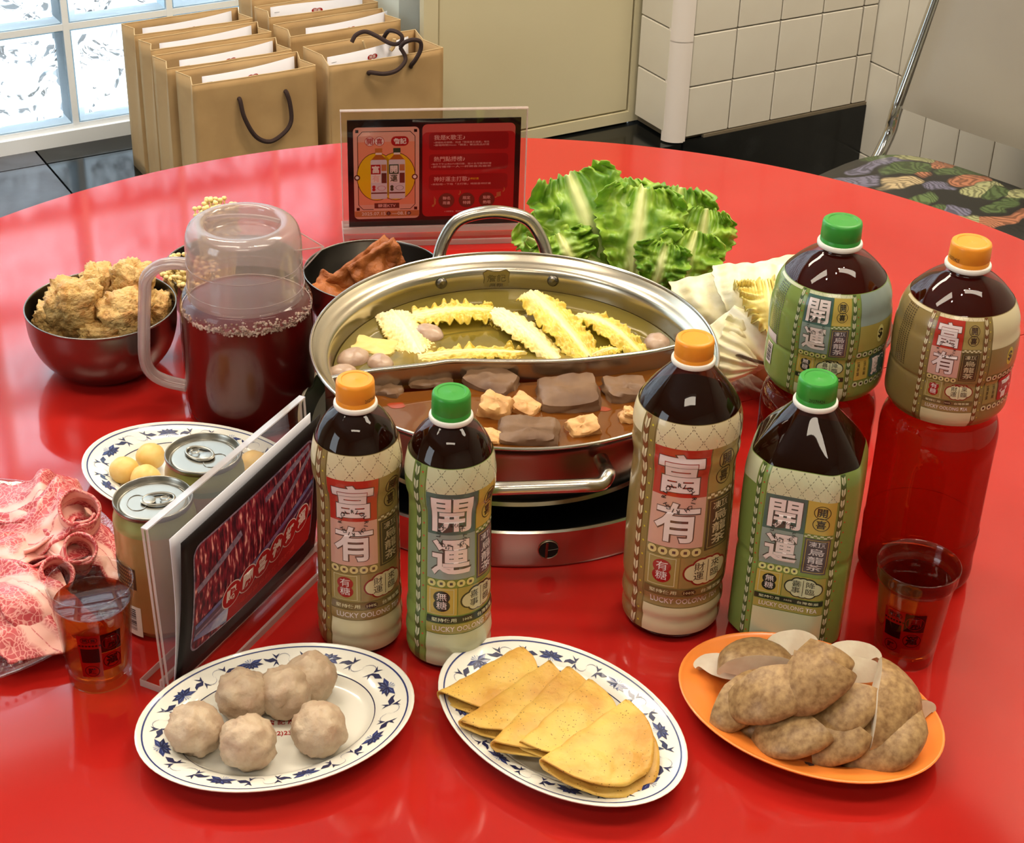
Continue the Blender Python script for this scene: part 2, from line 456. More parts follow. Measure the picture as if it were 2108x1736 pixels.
CLEARB = clear('block_clear', (.86, .95, .98), rough=.02)
b = M(); hx, hz = P_T/2-.006, P_Z/2-.006
def bring(k, y): return [(-k*hx, y, -k*hz), (k*hx, y, -k*hz), (k*hx, y, k*hz), (-k*hx, y, k*hz)]
rs = [bring(1, .078), bring(1, .006), bring(.97, .0), bring(.86, .002), bring(.84, .006)]
bb = len(b.v)
for r in rs: b.v += r
for k, mi_ in ((0, 1), (1, 1), (2, 2), (3, 2)):
    for i in range(4):
        j = (i+1) % 4; b.f.append((bb+k*4+i, bb+k*4+j, bb+(k+1)*4+j, bb+(k+1)*4+i)); b.m.append(mi_)
b.f.append(tuple(bb+16+i for i in range(4))); b.m.append(0)
bme = b.mesh('glass_brick', [BFACE, BR_IN, CLEARB], smooth=False)
for i in range(ncol):
    for j in range(nrow):
        o = bpy.data.objects.new('glass_brick', bme); COL.objects.link(o); o.parent = win
        o.location = (T0+P_T*(2.5-i), 0, Z0+P_Z*(j+.5))
TL = T0+P_T*3-P_T*ncol
wl(T0+P_T*3-P_T*ncol, 1.44, -.012, .08, 0.32, Z0-.003, 'window_sill', MORTAR, win)
slab('wall_back', [(-3.1, 3.155), (TL, 3.155), (TL, 3.25), (-3.1, 3.25)], 0, 2.8, WALLC)
slab('wall_back_upper', [(TL, 3.155), (1.44, 3.155), (1.44, 3.25), (TL, 3.25)], Z0+P_Z*nrow+.006, 2.8, WALLC)
slab('trim_1', [(T0+P_T*3, 3.150), (1.44, 3.150), (1.44, 3.24), (T0+P_T*3, 3.24)], Z0-.003, Z0+P_Z*nrow+.006, GREENISH)
# outside: pavement and an added wall, blotched to break up daylight in the glass
slab('ground_outside', [(-6, 3.3), (6, 3.3), (6, 12), (-6, 12)], -0.3, -0.2, mat('pavement', (236, 238, 240), .9, col2=(196, 190, 182), nscale=3))
slab('wall_outside_added', [(-7, 6.5), (6, 6.5), (6, 6.8), (-7, 6.8)], -0.2, 3.4, mat('blotched_backdrop', (60, 50, 44), .9, col2=(240, 240, 242), nscale=1.6, ramp=(.44, .5)))

# return wall and cupboard door
slab('wall_return', [(1.44, 2.775), (1.50, 2.775), (1.50, 3.25), (1.44, 3.25)], 0.32, 2.8, GREENISH)
slab('wall_door_side', [(1.44, 2.775), (1.918, 2.775), (1.918, 2.86), (1.44, 2.86)], 0.32, 2.8, GROUT)
dr = empty('door_1', rm(0, 2.759, 0), A31, kind='structure')
b = M()
for (x0, x1, z0, z1) in ((1.440, 1.470, .325, 2.0), (1.910, 1.9385, .325, 2.0), (1.470, 1.910, .325, .347), (1.470, 1.910, 1.97, 2.0)):
    b.box(x0, x1, 0, .018, z0, z1)
b.build('door_frame', DOORC, dr, smooth=False)
b = M(); b.bbox(1.690, .010, 1.1585, .434, .014, 1.617, .002); b.build('door_panel', DOORC, dr, smooth=False)
wl(1.44, 1.918, -.001, .016, 2.0, 2.8, 'lintel', WALLC, dr)

# tiled pillar
pl_ = empty('wall_pillar', rm(0, 2.622, 0), A31, kind='structure')
wl(1.933, 2.42, .010, .17, 0.325, 2.8, 'pillar_core', GROUT, pl_)
b = M(); b.bbox(0, 0, 0, .1035, .010, .1025, .0015); tme = b.mesh('tile', TILE, smooth=False)
b = M(); b.bbox(0, 0, 0, .036, .010, .1025, .0015); tme2 = b.mesh('tile', TILE, smooth=False)
tl_ = [2.008, 2.114, 2.220, 2.326]
ZP = [0.331+.1052*k for k in range(23)]
for z in ZP:
    for t in tl_:
        o = bpy.data.objects.new('tile', tme); COL.objects.link(o); o.parent = pl_; o.location = (t, .005, z+.0526)
    o = bpy.data.objects.new('tile', tme2); COL.objects.link(o); o.parent = pl_; o.location = (2.3995, .005, z+.0526)
    o = bpy.data.objects.new('tile', tme); COL.objects.link(o); o.parent = pl_; o.location = (1.923, .0755, z+.0626); o.rotation_euler = (0, 0, -pi/2)
wl(2.0, 2.42, -.002, .006, .3225, .331, 'grout_line', GROUT, pl_)
b = M()
prof_ = [(1.958+(-.038)*cos(a)+0, .030-.031*sin(a)) for a in [pi/2*i/8 for i in range(9)]]
def cornerpiece(z0, z1):
    b = M(); n = 9; vs = []
    for z in (z0, z1):
        for i in range(n):
            a = pi/2*i/8; vs.append((1.954-.036*cos(a), .030-.032*sin(a), z))
    b.add(vs, [(i, i+1, n+i+1, n+i) for i in range(n-1)]+[tuple(range(n)), tuple(range(2*n-1, n-1, -1))])
    return b.build('corner_tile', TILE2, pl_, smooth=40)
zc = .322
while zc < 2.79:
    cornerpiece(zc+.001, min(zc+.2095, 2.79)-.001); zc += .2105 if zc > .33 else .205

# right wall with tall tiles
rw = empty('wall_right', rm(2.42, 0, 0), A31, kind='structure')
wl(.006, .1, -2.4, 2.8, 0, 2.8, 'wall_core', GROUT, rw)
b = M(); b.bbox(0, 0, 0, .010, .0945, .1975, .0015); tm3 = b.mesh('tile', TILE, smooth=False)
for k in range(14):
    for j in range(13):
        o = bpy.data.objects.new('tile', tm3); COL.objects.link(o); o.parent = rw; o.location = (.005, 2.539-.0485-.097*(k-1)-.0*k, .117+.2*j)
wl(.001, .008, -2.4, 1.28, 0, 2.8, 'wall_plaster', WALLC, rw)

# ceiling lamps
LAMPH = mat('lamp_housing', (230, 230, 226), .4)
for i, (x, y) in enumerate(PANELS):
    b = M(); b.box(-.6, .6, -.17, .17, 0, .05)
    b.build('ceiling_light', LAMPH, None, smooth=False, loc=(x, y, 2.75), label=['left near', 'right near', 'left far', 'right far', 'rear'][i]+' white fluorescent fixture on the ceiling', cat='lamp')
names_ = ['middle', 'right', 'nearest', 'left', 'farthest']
for i, (x, y) in enumerate(SPOTS):
    b = M(); b.lathe([(.05, .08), (.055, 0), (.045, -.06), (.042, -.055), (.05, .0), (.045, .075)], 24)
    b.build('downlight', LAMPH, None, loc=(x, y, 2.72), label=names_[i]+' small round downlight under the ceiling', cat='lamp')

# ================================================================== TABLE
TC = Vector((0.0098, 1.3922, 0)); TR = 0.794
SA = atan2(pix(2100, 701).y-pix(648, 1050).y, pix(2100, 701).x-pix(648, 1050).x)
RED = mat('red_laminate', (176, 33, 28), 0.08, coat=0.1, col2=(169, 29, 24), nscale=4, ramp=(.4, .6))
EDGE = mat('aluminium_edge', (150, 145, 140), .35, .9)
tb = empty('round_table', (TC.x, TC.y, 0), SA, 'large round folding table with a glossy red top and a fine seam across', 'table')
for sgn in (1, -1):
    b = M(); n = 96; vs = []
    outl = [(TR*cos(pi*i/n), sgn*(.0006+TR*sin(pi*i/n))) for i in range(n+1)]
    if sgn < 0: outl.reverse()
    top = [(x, y, ZT) for x, y in outl]; bot = [(x, y, ZT-.028) for x, y in outl]; k = n+1
    b.add(top+bot, [tuple(range(k)), tuple(range(2*k-1, k-1, -1))]+[(i, k+i, k+(i+1) % k, (i+1) % k) for i in range(k)])
    b.build('table_leaf', RED, tb, smooth=False)
b = M(); b.lathe([(TR+.0005, ZT-.0285), (TR+.003, ZT-.027), (TR+.003, ZT-.003), (TR+.0005, ZT-.0012)], 128); b.build('edge_band', EDGE, tb)
b = M(); b.lathe([(TR-.12, ZT-.03), (TR-.12, ZT-.06), (TR-.14, ZT-.06), (TR-.14, ZT-.03)], 48); b.build('under_frame', EDGE, tb, smooth=False)
for sx in (-1, 1):
    for sy in (-1, 1):
        b = M(); b.tube([(sx*.34, sy*.42, ZT-.03), (sx*.36, sy*.44, .35), (sx*.38, sy*.46, .0)], .014); b.build('leg', CHROME, tb)

# ================================================================== PLATES
BLUE = mat('cobalt_print', (38, 52, 112), .3, coat=.4)
BLUE_L = mat('pale_cobalt_print', (110, 130, 180), .3, coat=.4)
NAVY = mat('navy_print', (30, 36, 78), .3, coat=.4)
VINE = mat('vine_print', (150, 150, 165), .35)
REDP = mat('red_print', (176, 40, 40), .4)
PL_PROF = [(0.0, .0055), (.30, .0055), (.58, .006), (.66, .0075), (.71, .0115), (.78, .0145), (.88, .0165), (.955, .0185), (.985, .0198), (1.0, .0192)]
PL_UNDER = [(1.0, .0192), (.985, .0172), (.9, .0145), (.74, .0095), (.66, .004), (.62, .0005), (.56, .0005), (.54, .003), (0.0, .003)]
PLS = sprof(PL_PROF, 3)
def pz(f):
    for (r0, z0), (r1, z1) in zip(PLS, PLS[1:]):
        if r0 <= f <= r1: return z0+(z1-z0)*(f-r0)/max(r1-r0, 1e-9)
    return PLS[-1][1]
def plate(x, y, a, bb, rot, m_, under, label, pattern=True):
    p = empty('oval_plate', (x, y, ZT), rot, label, 'plate')
    b = M(); pr = PLS+sprof(PL_UNDER, 2)[1:]; n = 72
    vs = [(r*a*cos(2*pi*i/n), r*bb*sin(2*pi*i/n), z) for r, z in pr for i in range(n)]
    fs = [(j*n+i, j*n+(i+1) % n, (j+1)*n+(i+1) % n, (j+1)*n+i) for j in range(len(pr)-1) for i in range(n)]
    b.add(vs, fs); b.build('dish', m_, p, smooth=60, fixn=True)
    def fn(s, f, L):   # s angle, f radial fraction
        return (a*f*cos(s), bb*f*sin(s), pz(f)+.00012*L+.00008)
    if pattern:
        A = Art()
        for f0, f1 in ((.945, .957), (.705, .712)):
            for i in range(96):
                A.poly([(2*pi*i/96, f0), (2*pi*(i+1)/96, f0), (2*pi*(i+1)/96, f1), (2*pi*i/96, f1)], BLUE if f0 > .9 else NAVY, 1)
        A.build('rim_line', fn, p)
        A = Art(); N = 8; mf = .83
        # arc-length table so that the motifs are evenly spaced
        K = 720; cum = [0]
        for i in range(K):
            t = 2*pi*(i+.5)/K; cum.append(cum[-1]+hypot(a*mf*sin(t), bb*mf*cos(t))*2*pi/K)
        tot = cum[-1]
        def ang(s):
            s = s % tot; i = 0
            lo, hi = 0, K
            while hi-lo > 1:
                md_ = (lo+hi)//2
                if cum[md_] <= s: lo = md_
                else: hi = md_
            return 2*pi*(lo+(s-cum[lo])/(cum[hi]-cum[lo]))/K
        step = tot/N; u = .0104
        def to(px, py, s0):
            t = ang(s0+px*u); am = (a+bb)/2
            return (t, mf+py*u/am)
        def P(pts, s0, m_, L, flip=1):
            q = [to(x, y*flip, s0) for x, y in pts]
            t0 = ang(s0)
            A.poly([((t0+((t-t0+pi) % (2*pi)-pi)), f) for t, f in q], m_, L)
        for k in range(N):
            s0 = step*k; fl = 1 if k % 2 else -1
            for j, (pa, ln) in enumerate([(-.25, 1.05), (.35, .95), (.95, .7), (1.7, .62), (2.3, .75), (2.85, 1.0), (3.5, 1.0)]):
                dx, dy = cos(pa), sin(pa)
                P([(0, -.1), (dx*.45*ln-dy*.24, dy*.42*ln+dx*.2), (dx*ln, dy*.9*ln), (dx*.5*ln+dy*.22, dy*.42*ln-dx*.2)], s0, NAVY if j % 2 else BLUE, 2+j % 2, fl)
                P([(dx*.15-dy*.03, dy*.15), (dx*.6*ln-dy*.05, dy*.5*ln+dx*.05), (dx*.62*ln, dy*.5*ln)], s0, BLUE_L, 4, fl)
            for q in range(4):
                pa = 4.1+q*.42; P([(0, 0), (cos(pa)*.5+.03, sin(pa)*.5), (cos(pa)*.5-.03, sin(pa)*.5-.04)], s0, BLUE_L, 4, fl)
            for sg in (-1, 1):
                c = s0+sg*1.55*u
                P([(-.5, -.12), (-.15, .22), (.2, .14), (.55, .3), (.42, .02), (.05, -.22)], c, NAVY, 2, fl*sg)
            # scroll with small paired leaves between the flowers
            c = s0+step/2
            for sg in (-1, 1):
                for q in (-1, 1):
                    P([(sg*.95-.22, q*.62), (sg*.95+.02, q*.40), (sg*.95+.30, q*.66), (sg*.95+.12, q*.28), (sg*.95+.0, q*.05), (sg*.95-.10, q*.30)], c, NAVY, 2, fl)
                for q in range(7):
                    a0, a1 = pi*q/7, pi*(q+1)/7
                    x0, y0, x1, y1 = sg*.45-.5*cos(a0)*sg, .55*sin(a0)*sg, sg*.45-.5*cos(a1)*sg, .55*sin(a1)*sg
                    P([(x0, y0-.02), (x1, y1-.02), (x1, y1+.03), (x0, y0+.03)], c, VINE, 2, fl)
        A.build('flower_border', fn, p)
    return p
def on_plate(p, x, y): return p.matrix_basis @ Vector((x, y, 0))

pM = plate(-.1678, .990, .1055, .0795, radians(25.5), PORCELAIN, None, 'white oval plate with blue floral rim holding six raw meatballs')
pE = plate(.0433, .9974, .1095, .0745, radians(-45.9), PORCELAIN, None, 'white oval plate with blue floral rim under the folded yellow egg crepes')
pF = plate(-.2864, 1.3175, .1080, .0785, radians(-21.2), PORCELAIN, None, 'white oval plate with blue floral rim behind the two drink cans')
ORANGE = mat('orange_melamine', (246, 140, 58), .3, coat=.3)
pO = plate(.233, 1.0215, .1045, .0780, radians(-31.8), ORANGE, None, 'orange oval plate heaped with cut shiitake mushrooms', pattern=False)
A = Art()
def inv(p, W_):
    q = p.matrix_basis.inverted() @ W_; return q
def plate_print(p, items, name, a, bb, rz):
    A = Art()
    for (txt, u, v, h, m_, dr_) in items:
        q = inv(p, pix(u, v, .006)); A.text(txt, q.x, q.y, None, h, m_, 1, .02, rot=-p.rotation_euler.z+dr_)
    def fn(x, y, L): return (x, y, pz(min(hypot(x/a, y/bb), .999))+.0003)
    return A.build(name, fn, p)
plate_print(pM, [('詹 記 麻 辣', 590, 1486, .0060, REDP, .12), ('(02)2377-', 590, 1510, .0060, REDP, .12)], 'red_lettering', .1055, .0795, 0)
NAVY2 = mat('dark_lettering', (60, 50, 60), .5)
A = Art()
pfn = lambda x, y, L: (x, y, pz(min(hypot(x/.1045, y/.078), .999))+.0004)
q = inv(pO, pix(1666, 1569, .016)); A.poly([(q.x+.0032*cos(2*pi*k/11)*(1+.35*cos(5*k)), q.y+.0028*sin(2*pi*k/11)*(1+.35*sin(3*k))) for k in range(11)], NAVY2, 1)
A.build('worn_print_speck', pfn, pO); A = Art()
q0 = inv(pO, pix(1880, 1500, .010)); A.text('記 麻 辣', q0.x, q0.y, None, .006, NAVY2, 1, .02, rot=-pO.rotation_euler.z+.9)
A.build('worn_lettering', pfn, pO, cx=(-.11, .11, .003), cy=(-.08, .08, .003))

# ================================================================== BOTTLES
TEA = clear('oolong_tea', (.42, .14, .06), gloss=.1, rough=.03, ior=1.5, body=.15, bodycol=(96, 42, 20))
TEA_L = clear('oolong_tea_in_clear_bottle', (.60, .16, .08), gloss=.12, rough=.03, ior=1.5, body=.20, bodycol=(130, 32, 12))
CAP_O = mat('orange_cap', (238, 150, 42), .35, sss=.0)
CAP_G = mat('green_cap', (52, 146, 52), .35)
def film(n, c, r=.28): return mat(n, c, r, coat=.35)
PAL = dict(
    o=dict(base=film('label_olive_gold', (140, 118, 70)), cream=film('label_cream', (212, 198, 160)), sq1=film('label_red', (176, 46, 30)), sq2=film('label_pink', (205, 156, 142)),
           out=film('label_brown_line', (92, 56, 48)), ch=film('label_mauve_white', (226, 208, 208)), gold=film('label_gold', (156, 134, 76)), plaque=film('label_dark_olive', (78, 62, 42)),
           pt=film('label_plaque_text', (196, 176, 140)), coin=film('label_coin', (212, 190, 130)), oval=film('label_oval_red', (158, 22, 22)), cloud=film('label_cloud_rim', (140, 24, 24)),
           ink=film('label_ink', (60, 30, 24)), band=film('label_band', (112, 88, 52)), dot=film('label_dot', (206, 186, 60)), low=film('label_low', (150, 122, 74)), brn=film('label_brown', (120, 72, 40))),
    g=dict(base=film('label_leaf_green', (122, 142, 70)), cream=film('label_pale_green', (198, 200, 164)), sq1=film('label_teal', (66, 98, 92)), sq2=film('label_grey_teal', (136, 152, 146)),
           out=film('label_grey_line', (76, 70, 64)), ch=film('label_lilac_white', (228, 212, 210)), gold=film('label_yellow', (186, 162, 76)), plaque=film('label_slate', (84, 78, 84)),
           pt=film('label_slate_text', (206, 198, 200)), coin=film('label_coin_green', (206, 202, 130)), oval=film('label_oval_black', (34, 42, 36)), cloud=film('label_cloud_rim_dark', (40, 46, 38)),
           ink=film('label_ink_dark', (34, 34, 30)), band=film('label_band_dark', (30, 44, 36)), dot=film('label_dot_red', (190, 60, 40)), low=film('label_low_green', (160, 150, 78)), brn=film('label_moss', (70, 88, 46))))
INK = mat('black_ink', (24, 18, 18), .5)

def label_art(A, W_, c, chars, oval, cl, word, ztop, zlab, zbot, square=False, side=True, R=.033):
    """origin: top left corner of the main panel is (0, ztop)"""
    X = lambda f: f*W_
    y = ztop
    x0, x1 = 0, W_
    # cream top with dashed diamonds
    A.rect(0, ztop, X(1.72), zlab, c['cream'], 1)
    A.rect(-X(2.0), zlab, -X(.34), zlab-(zlab-ztop)*.9, c['cream'], 1)
    hgt = zlab-ztop; st = X(.36)
    for i in range(-2, 6):
        for sg in (1, -1):
            xa = st*i if sg > 0 else st*(i+1.6)
            pts = []
            n = 9
            for q in range(n):
                a_, b_ = (q+.1)/n, (q+.65)/n
                xx0, xx1 = xa+sg*hgt*.62*a_*1.15, xa+sg*hgt*.62*b_*1.15
                if 0 < xx0 < X(1.7) and 0 < xx1 < X(1.7): A.line(xx0, ztop+hgt*a_, xx1, ztop+hgt*b_, W_*.009, c['out'], 2)
    # main squares
    A.rect(0, y, W_, y-W_*1.0, c['sq1'], 1); A.rect(0, y-W_, W_, y-2.06*W_, c['sq2'], 1)
    for ch, yy in ((chars[0], y-.52*W_), (chars[1], y-1.53*W_)):
        A.text(ch, W_*.5, yy, W_*.84, W_*.86, c['out'], 2, .05)
        A.text(ch, W_*.5, yy, W_*.80, W_*.83, c['ch'], 3, .022)
    A.circtext((word+' ')*4, W_*.5, y-1.02*W_, W_*.27, W_*.085, INK, 6, .012)
    # coins row
    for i in range(5):
        A.disc(X(.10+.2*i), y-2.16*W_, W_*.088, c['coin'], 2); A.rect(X(.07+.2*i), y-2.13*W_, X(.13+.2*i), y-2.19*W_, c['out'], 3)
    # right column
    A.rect(X(1.02), y, X(1.68), y-.95*W_, c['gold'], 1)
    for i, ch in enumerate('開喜'):
        A.ring(X(1.36), y-W_*(.30+.34*i), W_*.19, W_*.018, c['ink'], 2); A.text(ch, X(1.36), y-W_*(.30+.34*i), W_*.22, W_*.24, c['ink'], 2, .02)
    for i in range(9):
        for j in range(2):
            if (i+j) % 2: A.rect(X(1.02+.073*i), y-W_*(.965+.045*j), X(1.02+.073*(i+1)), y-W_*(1.01+.045*j), c['cream'], 2)
    A.rect(X(1.05), y-1.08*W_, X(1.64), y-2.16*W_, c['plaque'], 1); A.frame(X(1.09), y-2.12*W_, X(1.60), y-1.12*W_, W_*.014, c['gold'], 2)
    A.text('凍頂', X(1.345), y-1.24*W_, W_*.38, W_*.16, c['pt'], 3, .01)
    A.vtext('烏龍茶', X(1.345), y-1.36*W_, W_*.36, W_*.215, c['pt'], 3, .012)
    # lower panels
    A.rect(0, y-2.27*W_, X(.62), y-2.95*W_, c['gold'], 1); A.rect(X(.64), y-2.27*W_, X(1.68), y-2.95*W_, c['low'], 1)
    A.frame(X(.06), y-2.92*W_, X(.56), y-2.30*W_, W_*.012, c['cream'], 2)
    for j in (0, 1): A.disc(X(.31), y-W_*(2.50+.2*j), W_*.17, c['oval'], 2, W_*.155)
    A.vtext(oval, X(.31), y-2.39*W_, W_*.21, W_*.19, c['ch'], 3, .0, gap=1.10)
    cx_, cy_ = X(1.16), y-2.61*W_
    for k_, mm, LL in ((.035, c['cloud'], 2), (0, c['cream'], 4)):
        for dx, dy, r_ in ((-.27, 0, .17), (-.14, .12, .15), (.14, .12, .15), (.27, 0, .17), (-.14, -.12, .15), (.14, -.12, .15), (0, 0, .2), (0, .14, .14), (0, -.14, .14)):
            A.disc(cx_+X(dx), cy_+X(dy), W_*(r_+k_), mm, LL)
    A.line(cx_, cy_+X(.24), cx_, cy_-X(.24), W_*.012, c['ink'], 5)
    A.vtext(cl[0], cx_-X(.17), cy_+X(.21), W_*.2, W_*.18, c['ink'], 5, .0); A.vtext(cl[1], cx_+X(.17), cy_+X(.21), W_*.2, W_*.18, c['ink'], 5, .0)
    # band and english name
    A.rect(0, y-2.98*W_, X(1.68), y-3.13*W_, c['band'], 2)
    A.text('堅持使用', X(.36), y-3.055*W_, W_*.5, W_*.085, c['cream'], 3, .01, res=1); A.disc(X(.84), y-3.055*W_, W_*.13, c['ink'], 3, W_*.07); A.text('100%', X(.84), y-3.055*W_, W_*.2, W_*.06, c['cream'], 4, .01, res=1)
    A.text('台灣茶葉', X(1.32), y-3.055*W_, W_*.5, W_*.085, c['cream'], 3, .01, res=1)
    A.rect(0, y-3.15*W_, X(1.68), y-3.40*W_, c['low'], 1)
    A.text('LUCKY OOLONG TEA', X(.84), y-3.27*W_, W_*1.42, W_*.13, c['ch'], 2, .01)
    if y-3.42*W_ > zbot: A.rect(0, y-3.42*W_, X(1.72), zbot, c['cream'], 1)
    # ornamental strips on both sides
    for xs in (-.30, 1.74):
        A.rect(X(xs), zlab, X(xs+.13), zbot, c['brn'], 1); A.rect(X(xs+.14), zlab, X(xs+.27), zbot, c['base'], 1)
        k = int((zlab-zbot)/(W_*.30))
        for i in range(k):
            yy = zlab-W_*.30*(i+.5)
            for sg in (-1, 1):
                A.poly([(X(xs+.065)+sg*X(.008), yy-X(.13)), (X(xs+.065)+sg*X(.055), yy-X(.05)), (X(xs+.065)+sg*X(.055), yy+X(.10)), (X(xs+.065)+sg*X(.008), yy+X(.06))][::sg], c['cream'], 2)
            A.disc(X(xs+.205), yy, W_*.022, c['dot'], 2, n=6)

def oct_r(p_=26):
    a1, a2 = 1.0, 1.112
    def f(a):
        s = 0
        for k in range(4):
            c1 = cos(a-k*pi/2)/a1; c2 = cos(a-pi/4-k*pi/2)/a2
            if c1 > 0: s += c1**p_
            if c2 > 0: s += c2**p_
        return s**(-1/p_)
    return f
OCT = oct_r()

def bottle(P, rz, prof, ztopcap, rneck, zring, lab, W_, phi0, pal, cap, chars, oval, cl, word, label, sec=None, tea=TEA, ribs=None, cut=.0028, seamless=True, flavour='o', mark=None):
    """prof: body (r, z) from the base up to the neck; lab: (z0, z1) of the label"""
    o = empty('tea_bottle', (P[0], P[1], ZT), rz, label, 'bottle')
    pr = sprof(prof, 4)
    def R(z):
        for (r0, z0), (r1, z1) in zip(pr, pr[1:]):
            if z0 <= z <= z1 and z1 > z0: return r0+(r1-r0)*(z-z0)/(z1-z0)
        return pr[-1][0]
    sc = (lambda a, z: sec(a, z)) if sec else None
    b = M(); n = 80
    pp = [(0, .004), (pr[0][0]*.55, .003)]+pr
    b.lathe(pp, n, sec=sc); b.build('bottle_body', tea, o, smooth=50)
    # film label
    z0, z1 = lab; N = 90
    b = M()
    b.lathe([(R(z0+(z1-z0)*i/N)+.00025, z0+(z1-z0)*i/N) for i in range(N+1)], 96, sec=sc)
    lb_ = b.build('label', pal['base'], o, smooth=50)
    A = Art()
    # origin shift
    label_art(A, W_, pal, chars, oval, cl, word, mark['ztop'], z1, z0)
    if mark.get('extra'): mark['extra'](A, W_, pal, mark['ztop'], z1, z0)
    Rr = mark['R']
    def fn(x, y, L):
        a = phi0+x/Rr; zz = min(max(y, z0+.0003), z1-.0003)
        r = R(zz)*(sec(a, zz) if sec else 1)+.00045+.00011*L
        return (r*sin(a), -r*cos(a), zz)
    A.build('label_print', fn, lb_, cx=(-2.2*W_, 4.2*W_, cut), cy=(z0, z1, .0025))
    # neck ring, cap
    b = M(); zc = zring
    b.lathe(sprof([(rneck*.9, zc-.0035), (rneck*1.10, zc-.003), (rneck*1.13, zc-.0012), (rneck*1.10, zc+.0006), (rneck*.95, zc+.001)], 2), 40); b.build('neck_ring', WHITE_P, o)
    b = M(); h = ztopcap-zc
    def knurl(a, z): return 1+(.004*cos(a*60) if z < zc+h*.85 else 0)
    b.lathe([(rneck*1.0, zc), (rneck*1.0, zc+h*.20), (rneck*.985, zc+h*.22), (rneck*.985, zc+h*.25), (rneck*1.0, zc+h*.27), (rneck*.985, zc+h*.86), (rneck*.955, zc+h*.95), (rneck*.88, zc+h),
             (rneck*.72, zc+h), (rneck*.68, zc+h*.97), (rneck*.1, zc+h*.965), (0, zc+h*.985)], 120, sec=knurl)
    cp_ = b.build('cap', cap, o, smooth=40)
    if mark.get('date'):
        A2 = Art(); A2.text(mark['date'], 0, 0, .012, .0028, INK, 1, 0, res=1)
        A2.build('date_print', lambda x, y, L: ((rneck+.0003)*sin(mark['dphi']+x/rneck), -(rneck+.0003)*cos(mark['dphi']+x/rneck), zc+h*.30+.001+y), cp_, cx=(-.01, .01, .002))
    return o

SMALL = [(.024, .0), (.030, .002), (.0325, .006), (.0335, .013), (.0328, .019), (.0338, .024), (.0333, .031), (.0325, .036), (.0332, .042), (.0330, .050), (.0318, .056), (.0322, .062), (.0318, .10), (.0312, .135),
         (.0316, .150), (.0335, .157), (.0343, .166), (.0341, .174), (.0330, .182), (.0312, .190), (.0275, .199), (.022, .207), (.0165, .212), (.0140, .2145), (.0135, .219)]
def face(P): return atan2(-P[1], -P[0])+pi/2
d2 = radians
BP = (-.1173, 1.1141)
bottle(BP, face(BP), SMALL, .2375, .0147, .2180, (.006, .1895), .0385, d2(-41), PAL['o'], CAP_O, '富有', '有糖', ('財運', '來臨'), 'RICH',
       'small round tea bottle with orange cap, brown label, left of the green-capped one', mark=dict(ztop=.169, R=.0325, date='20270425', dphi=.9))
BP = (-.0452, 1.1004)
bottle(BP, face(BP), SMALL, .2375, .0147, .2180, (.006, .1895), .0385, d2(-31), PAL['g'], CAP_G, '開運', '無糖', ('喜事', '降臨'), 'LUCK',
       'small round tea bottle with green cap and green label before the steel pot', mark=dict(ztop=.169, R=.0325))
MID = [(.030, 0), (.036, .002), (.0392, .007), (.0400, .015), (.0390, .022), (.0408, .028), (.0402, .036), (.0392, .041), (.0410, .048), (.0413, .060), (.0415, .10), (.0405, .14), (.0398, .158), (.0405, .164), (.0420, .172),
       (.0412, .178), (.0420, .185), (.0416, .196), (.0395, .205), (.0355, .213), (.029, .222), (.0215, .231), (.0160, .237), (.0140, .2395), (.0135, .243)]
BP = (.1361, 1.1537)
bottle(BP, face(BP), MID, .2605, .0150, .2430, (.008, .2065), .0440, d2(-32), PAL['o'], CAP_O, '富有', '有糖', ('財運', '來臨'), 'RICH',
       'tall round tea bottle with orange cap right of the pot, red and pink label', mark=dict(ztop=.186, R=.0412))
SQ = [(.034, 0), (.042, .002), (.0450, .007), (.0455, .015), (.0452, .074), (.0449, .080), (.0444, .0845), (.0449, .089), (.0455, .094), (.0458, .13), (.0452, .155), (.0435, .166), (.0400, .174), (.0340, .184), (.0270, .194),
      (.0205, .2025), (.0165, .2075), (.0145, .2095), (.0140, .213)]
def sqsec(a, z):
    k = 1.0 if z < .18 else max(0, 1-(z-.18)/.027)
    return 1+(OCT(a)-1)*k
BP = (.2322, 1.1505)
def sqextra(A, W_, c, zt, z1, z0):
    pass
bottle(BP, face(BP)-radians(4), SQ, .2315, .0154, .2115, (.008, .1715), .0315, d2(-28), PAL['g'], CAP_G, '開運', '無糖', ('喜事', '降臨'), 'LUCK',
       'square shouldered tea bottle with green cap and pale label, beside the orange plate', sec=sqsec, mark=dict(ztop=.1495, R=.0475, date='20270426', dphi=.15))
BIG = [(.036, 0), (.043, .002), (.0478, .008), (.0492, .018), (.0488, .030), (.0492, .042), (.0486, .052), (.0480, .06), (.0480, .125), (.0484, .140), (.0480, .150), (.0462, .158), (.0435, .164), (.0433, .170), (.0450, .174),
       (.0484, .180), (.0487, .195), (.0482, .208), (.0472, .211), (.0484, .214), (.0490, .228), (.0485, .241), (.0473, .2435), (.0478, .247), (.0472, .258), (.0445, .270), (.0390, .280), (.030, .2865), (.0215, .2895), (.0160, .2915), (.0145, .294)]
BIG = [(r, z) for r, z in BIG]
BIG[-9:] = [(.0472, .2475), (.0462, .256), (.0430, .264), (.0385, .2705), (.0325, .277), (.0255, .283), (.0190, .287), (.0155, .2895), (.0150, .294)]
def bigsec(a, z):
    if .052 < z < .135:
        e = min(1, (z-.052)/.008, (.135-z)/.008)
        k = max(0, cos(a*6))**.35 if cos(a*6) > 0 else 0
        return 1-.035*e*k
    if z < .05: return 1-.03*max(0, cos(a*6+pi))**2*min(1, z/.02)*min(1, (.05-z)/.01)
    return 1
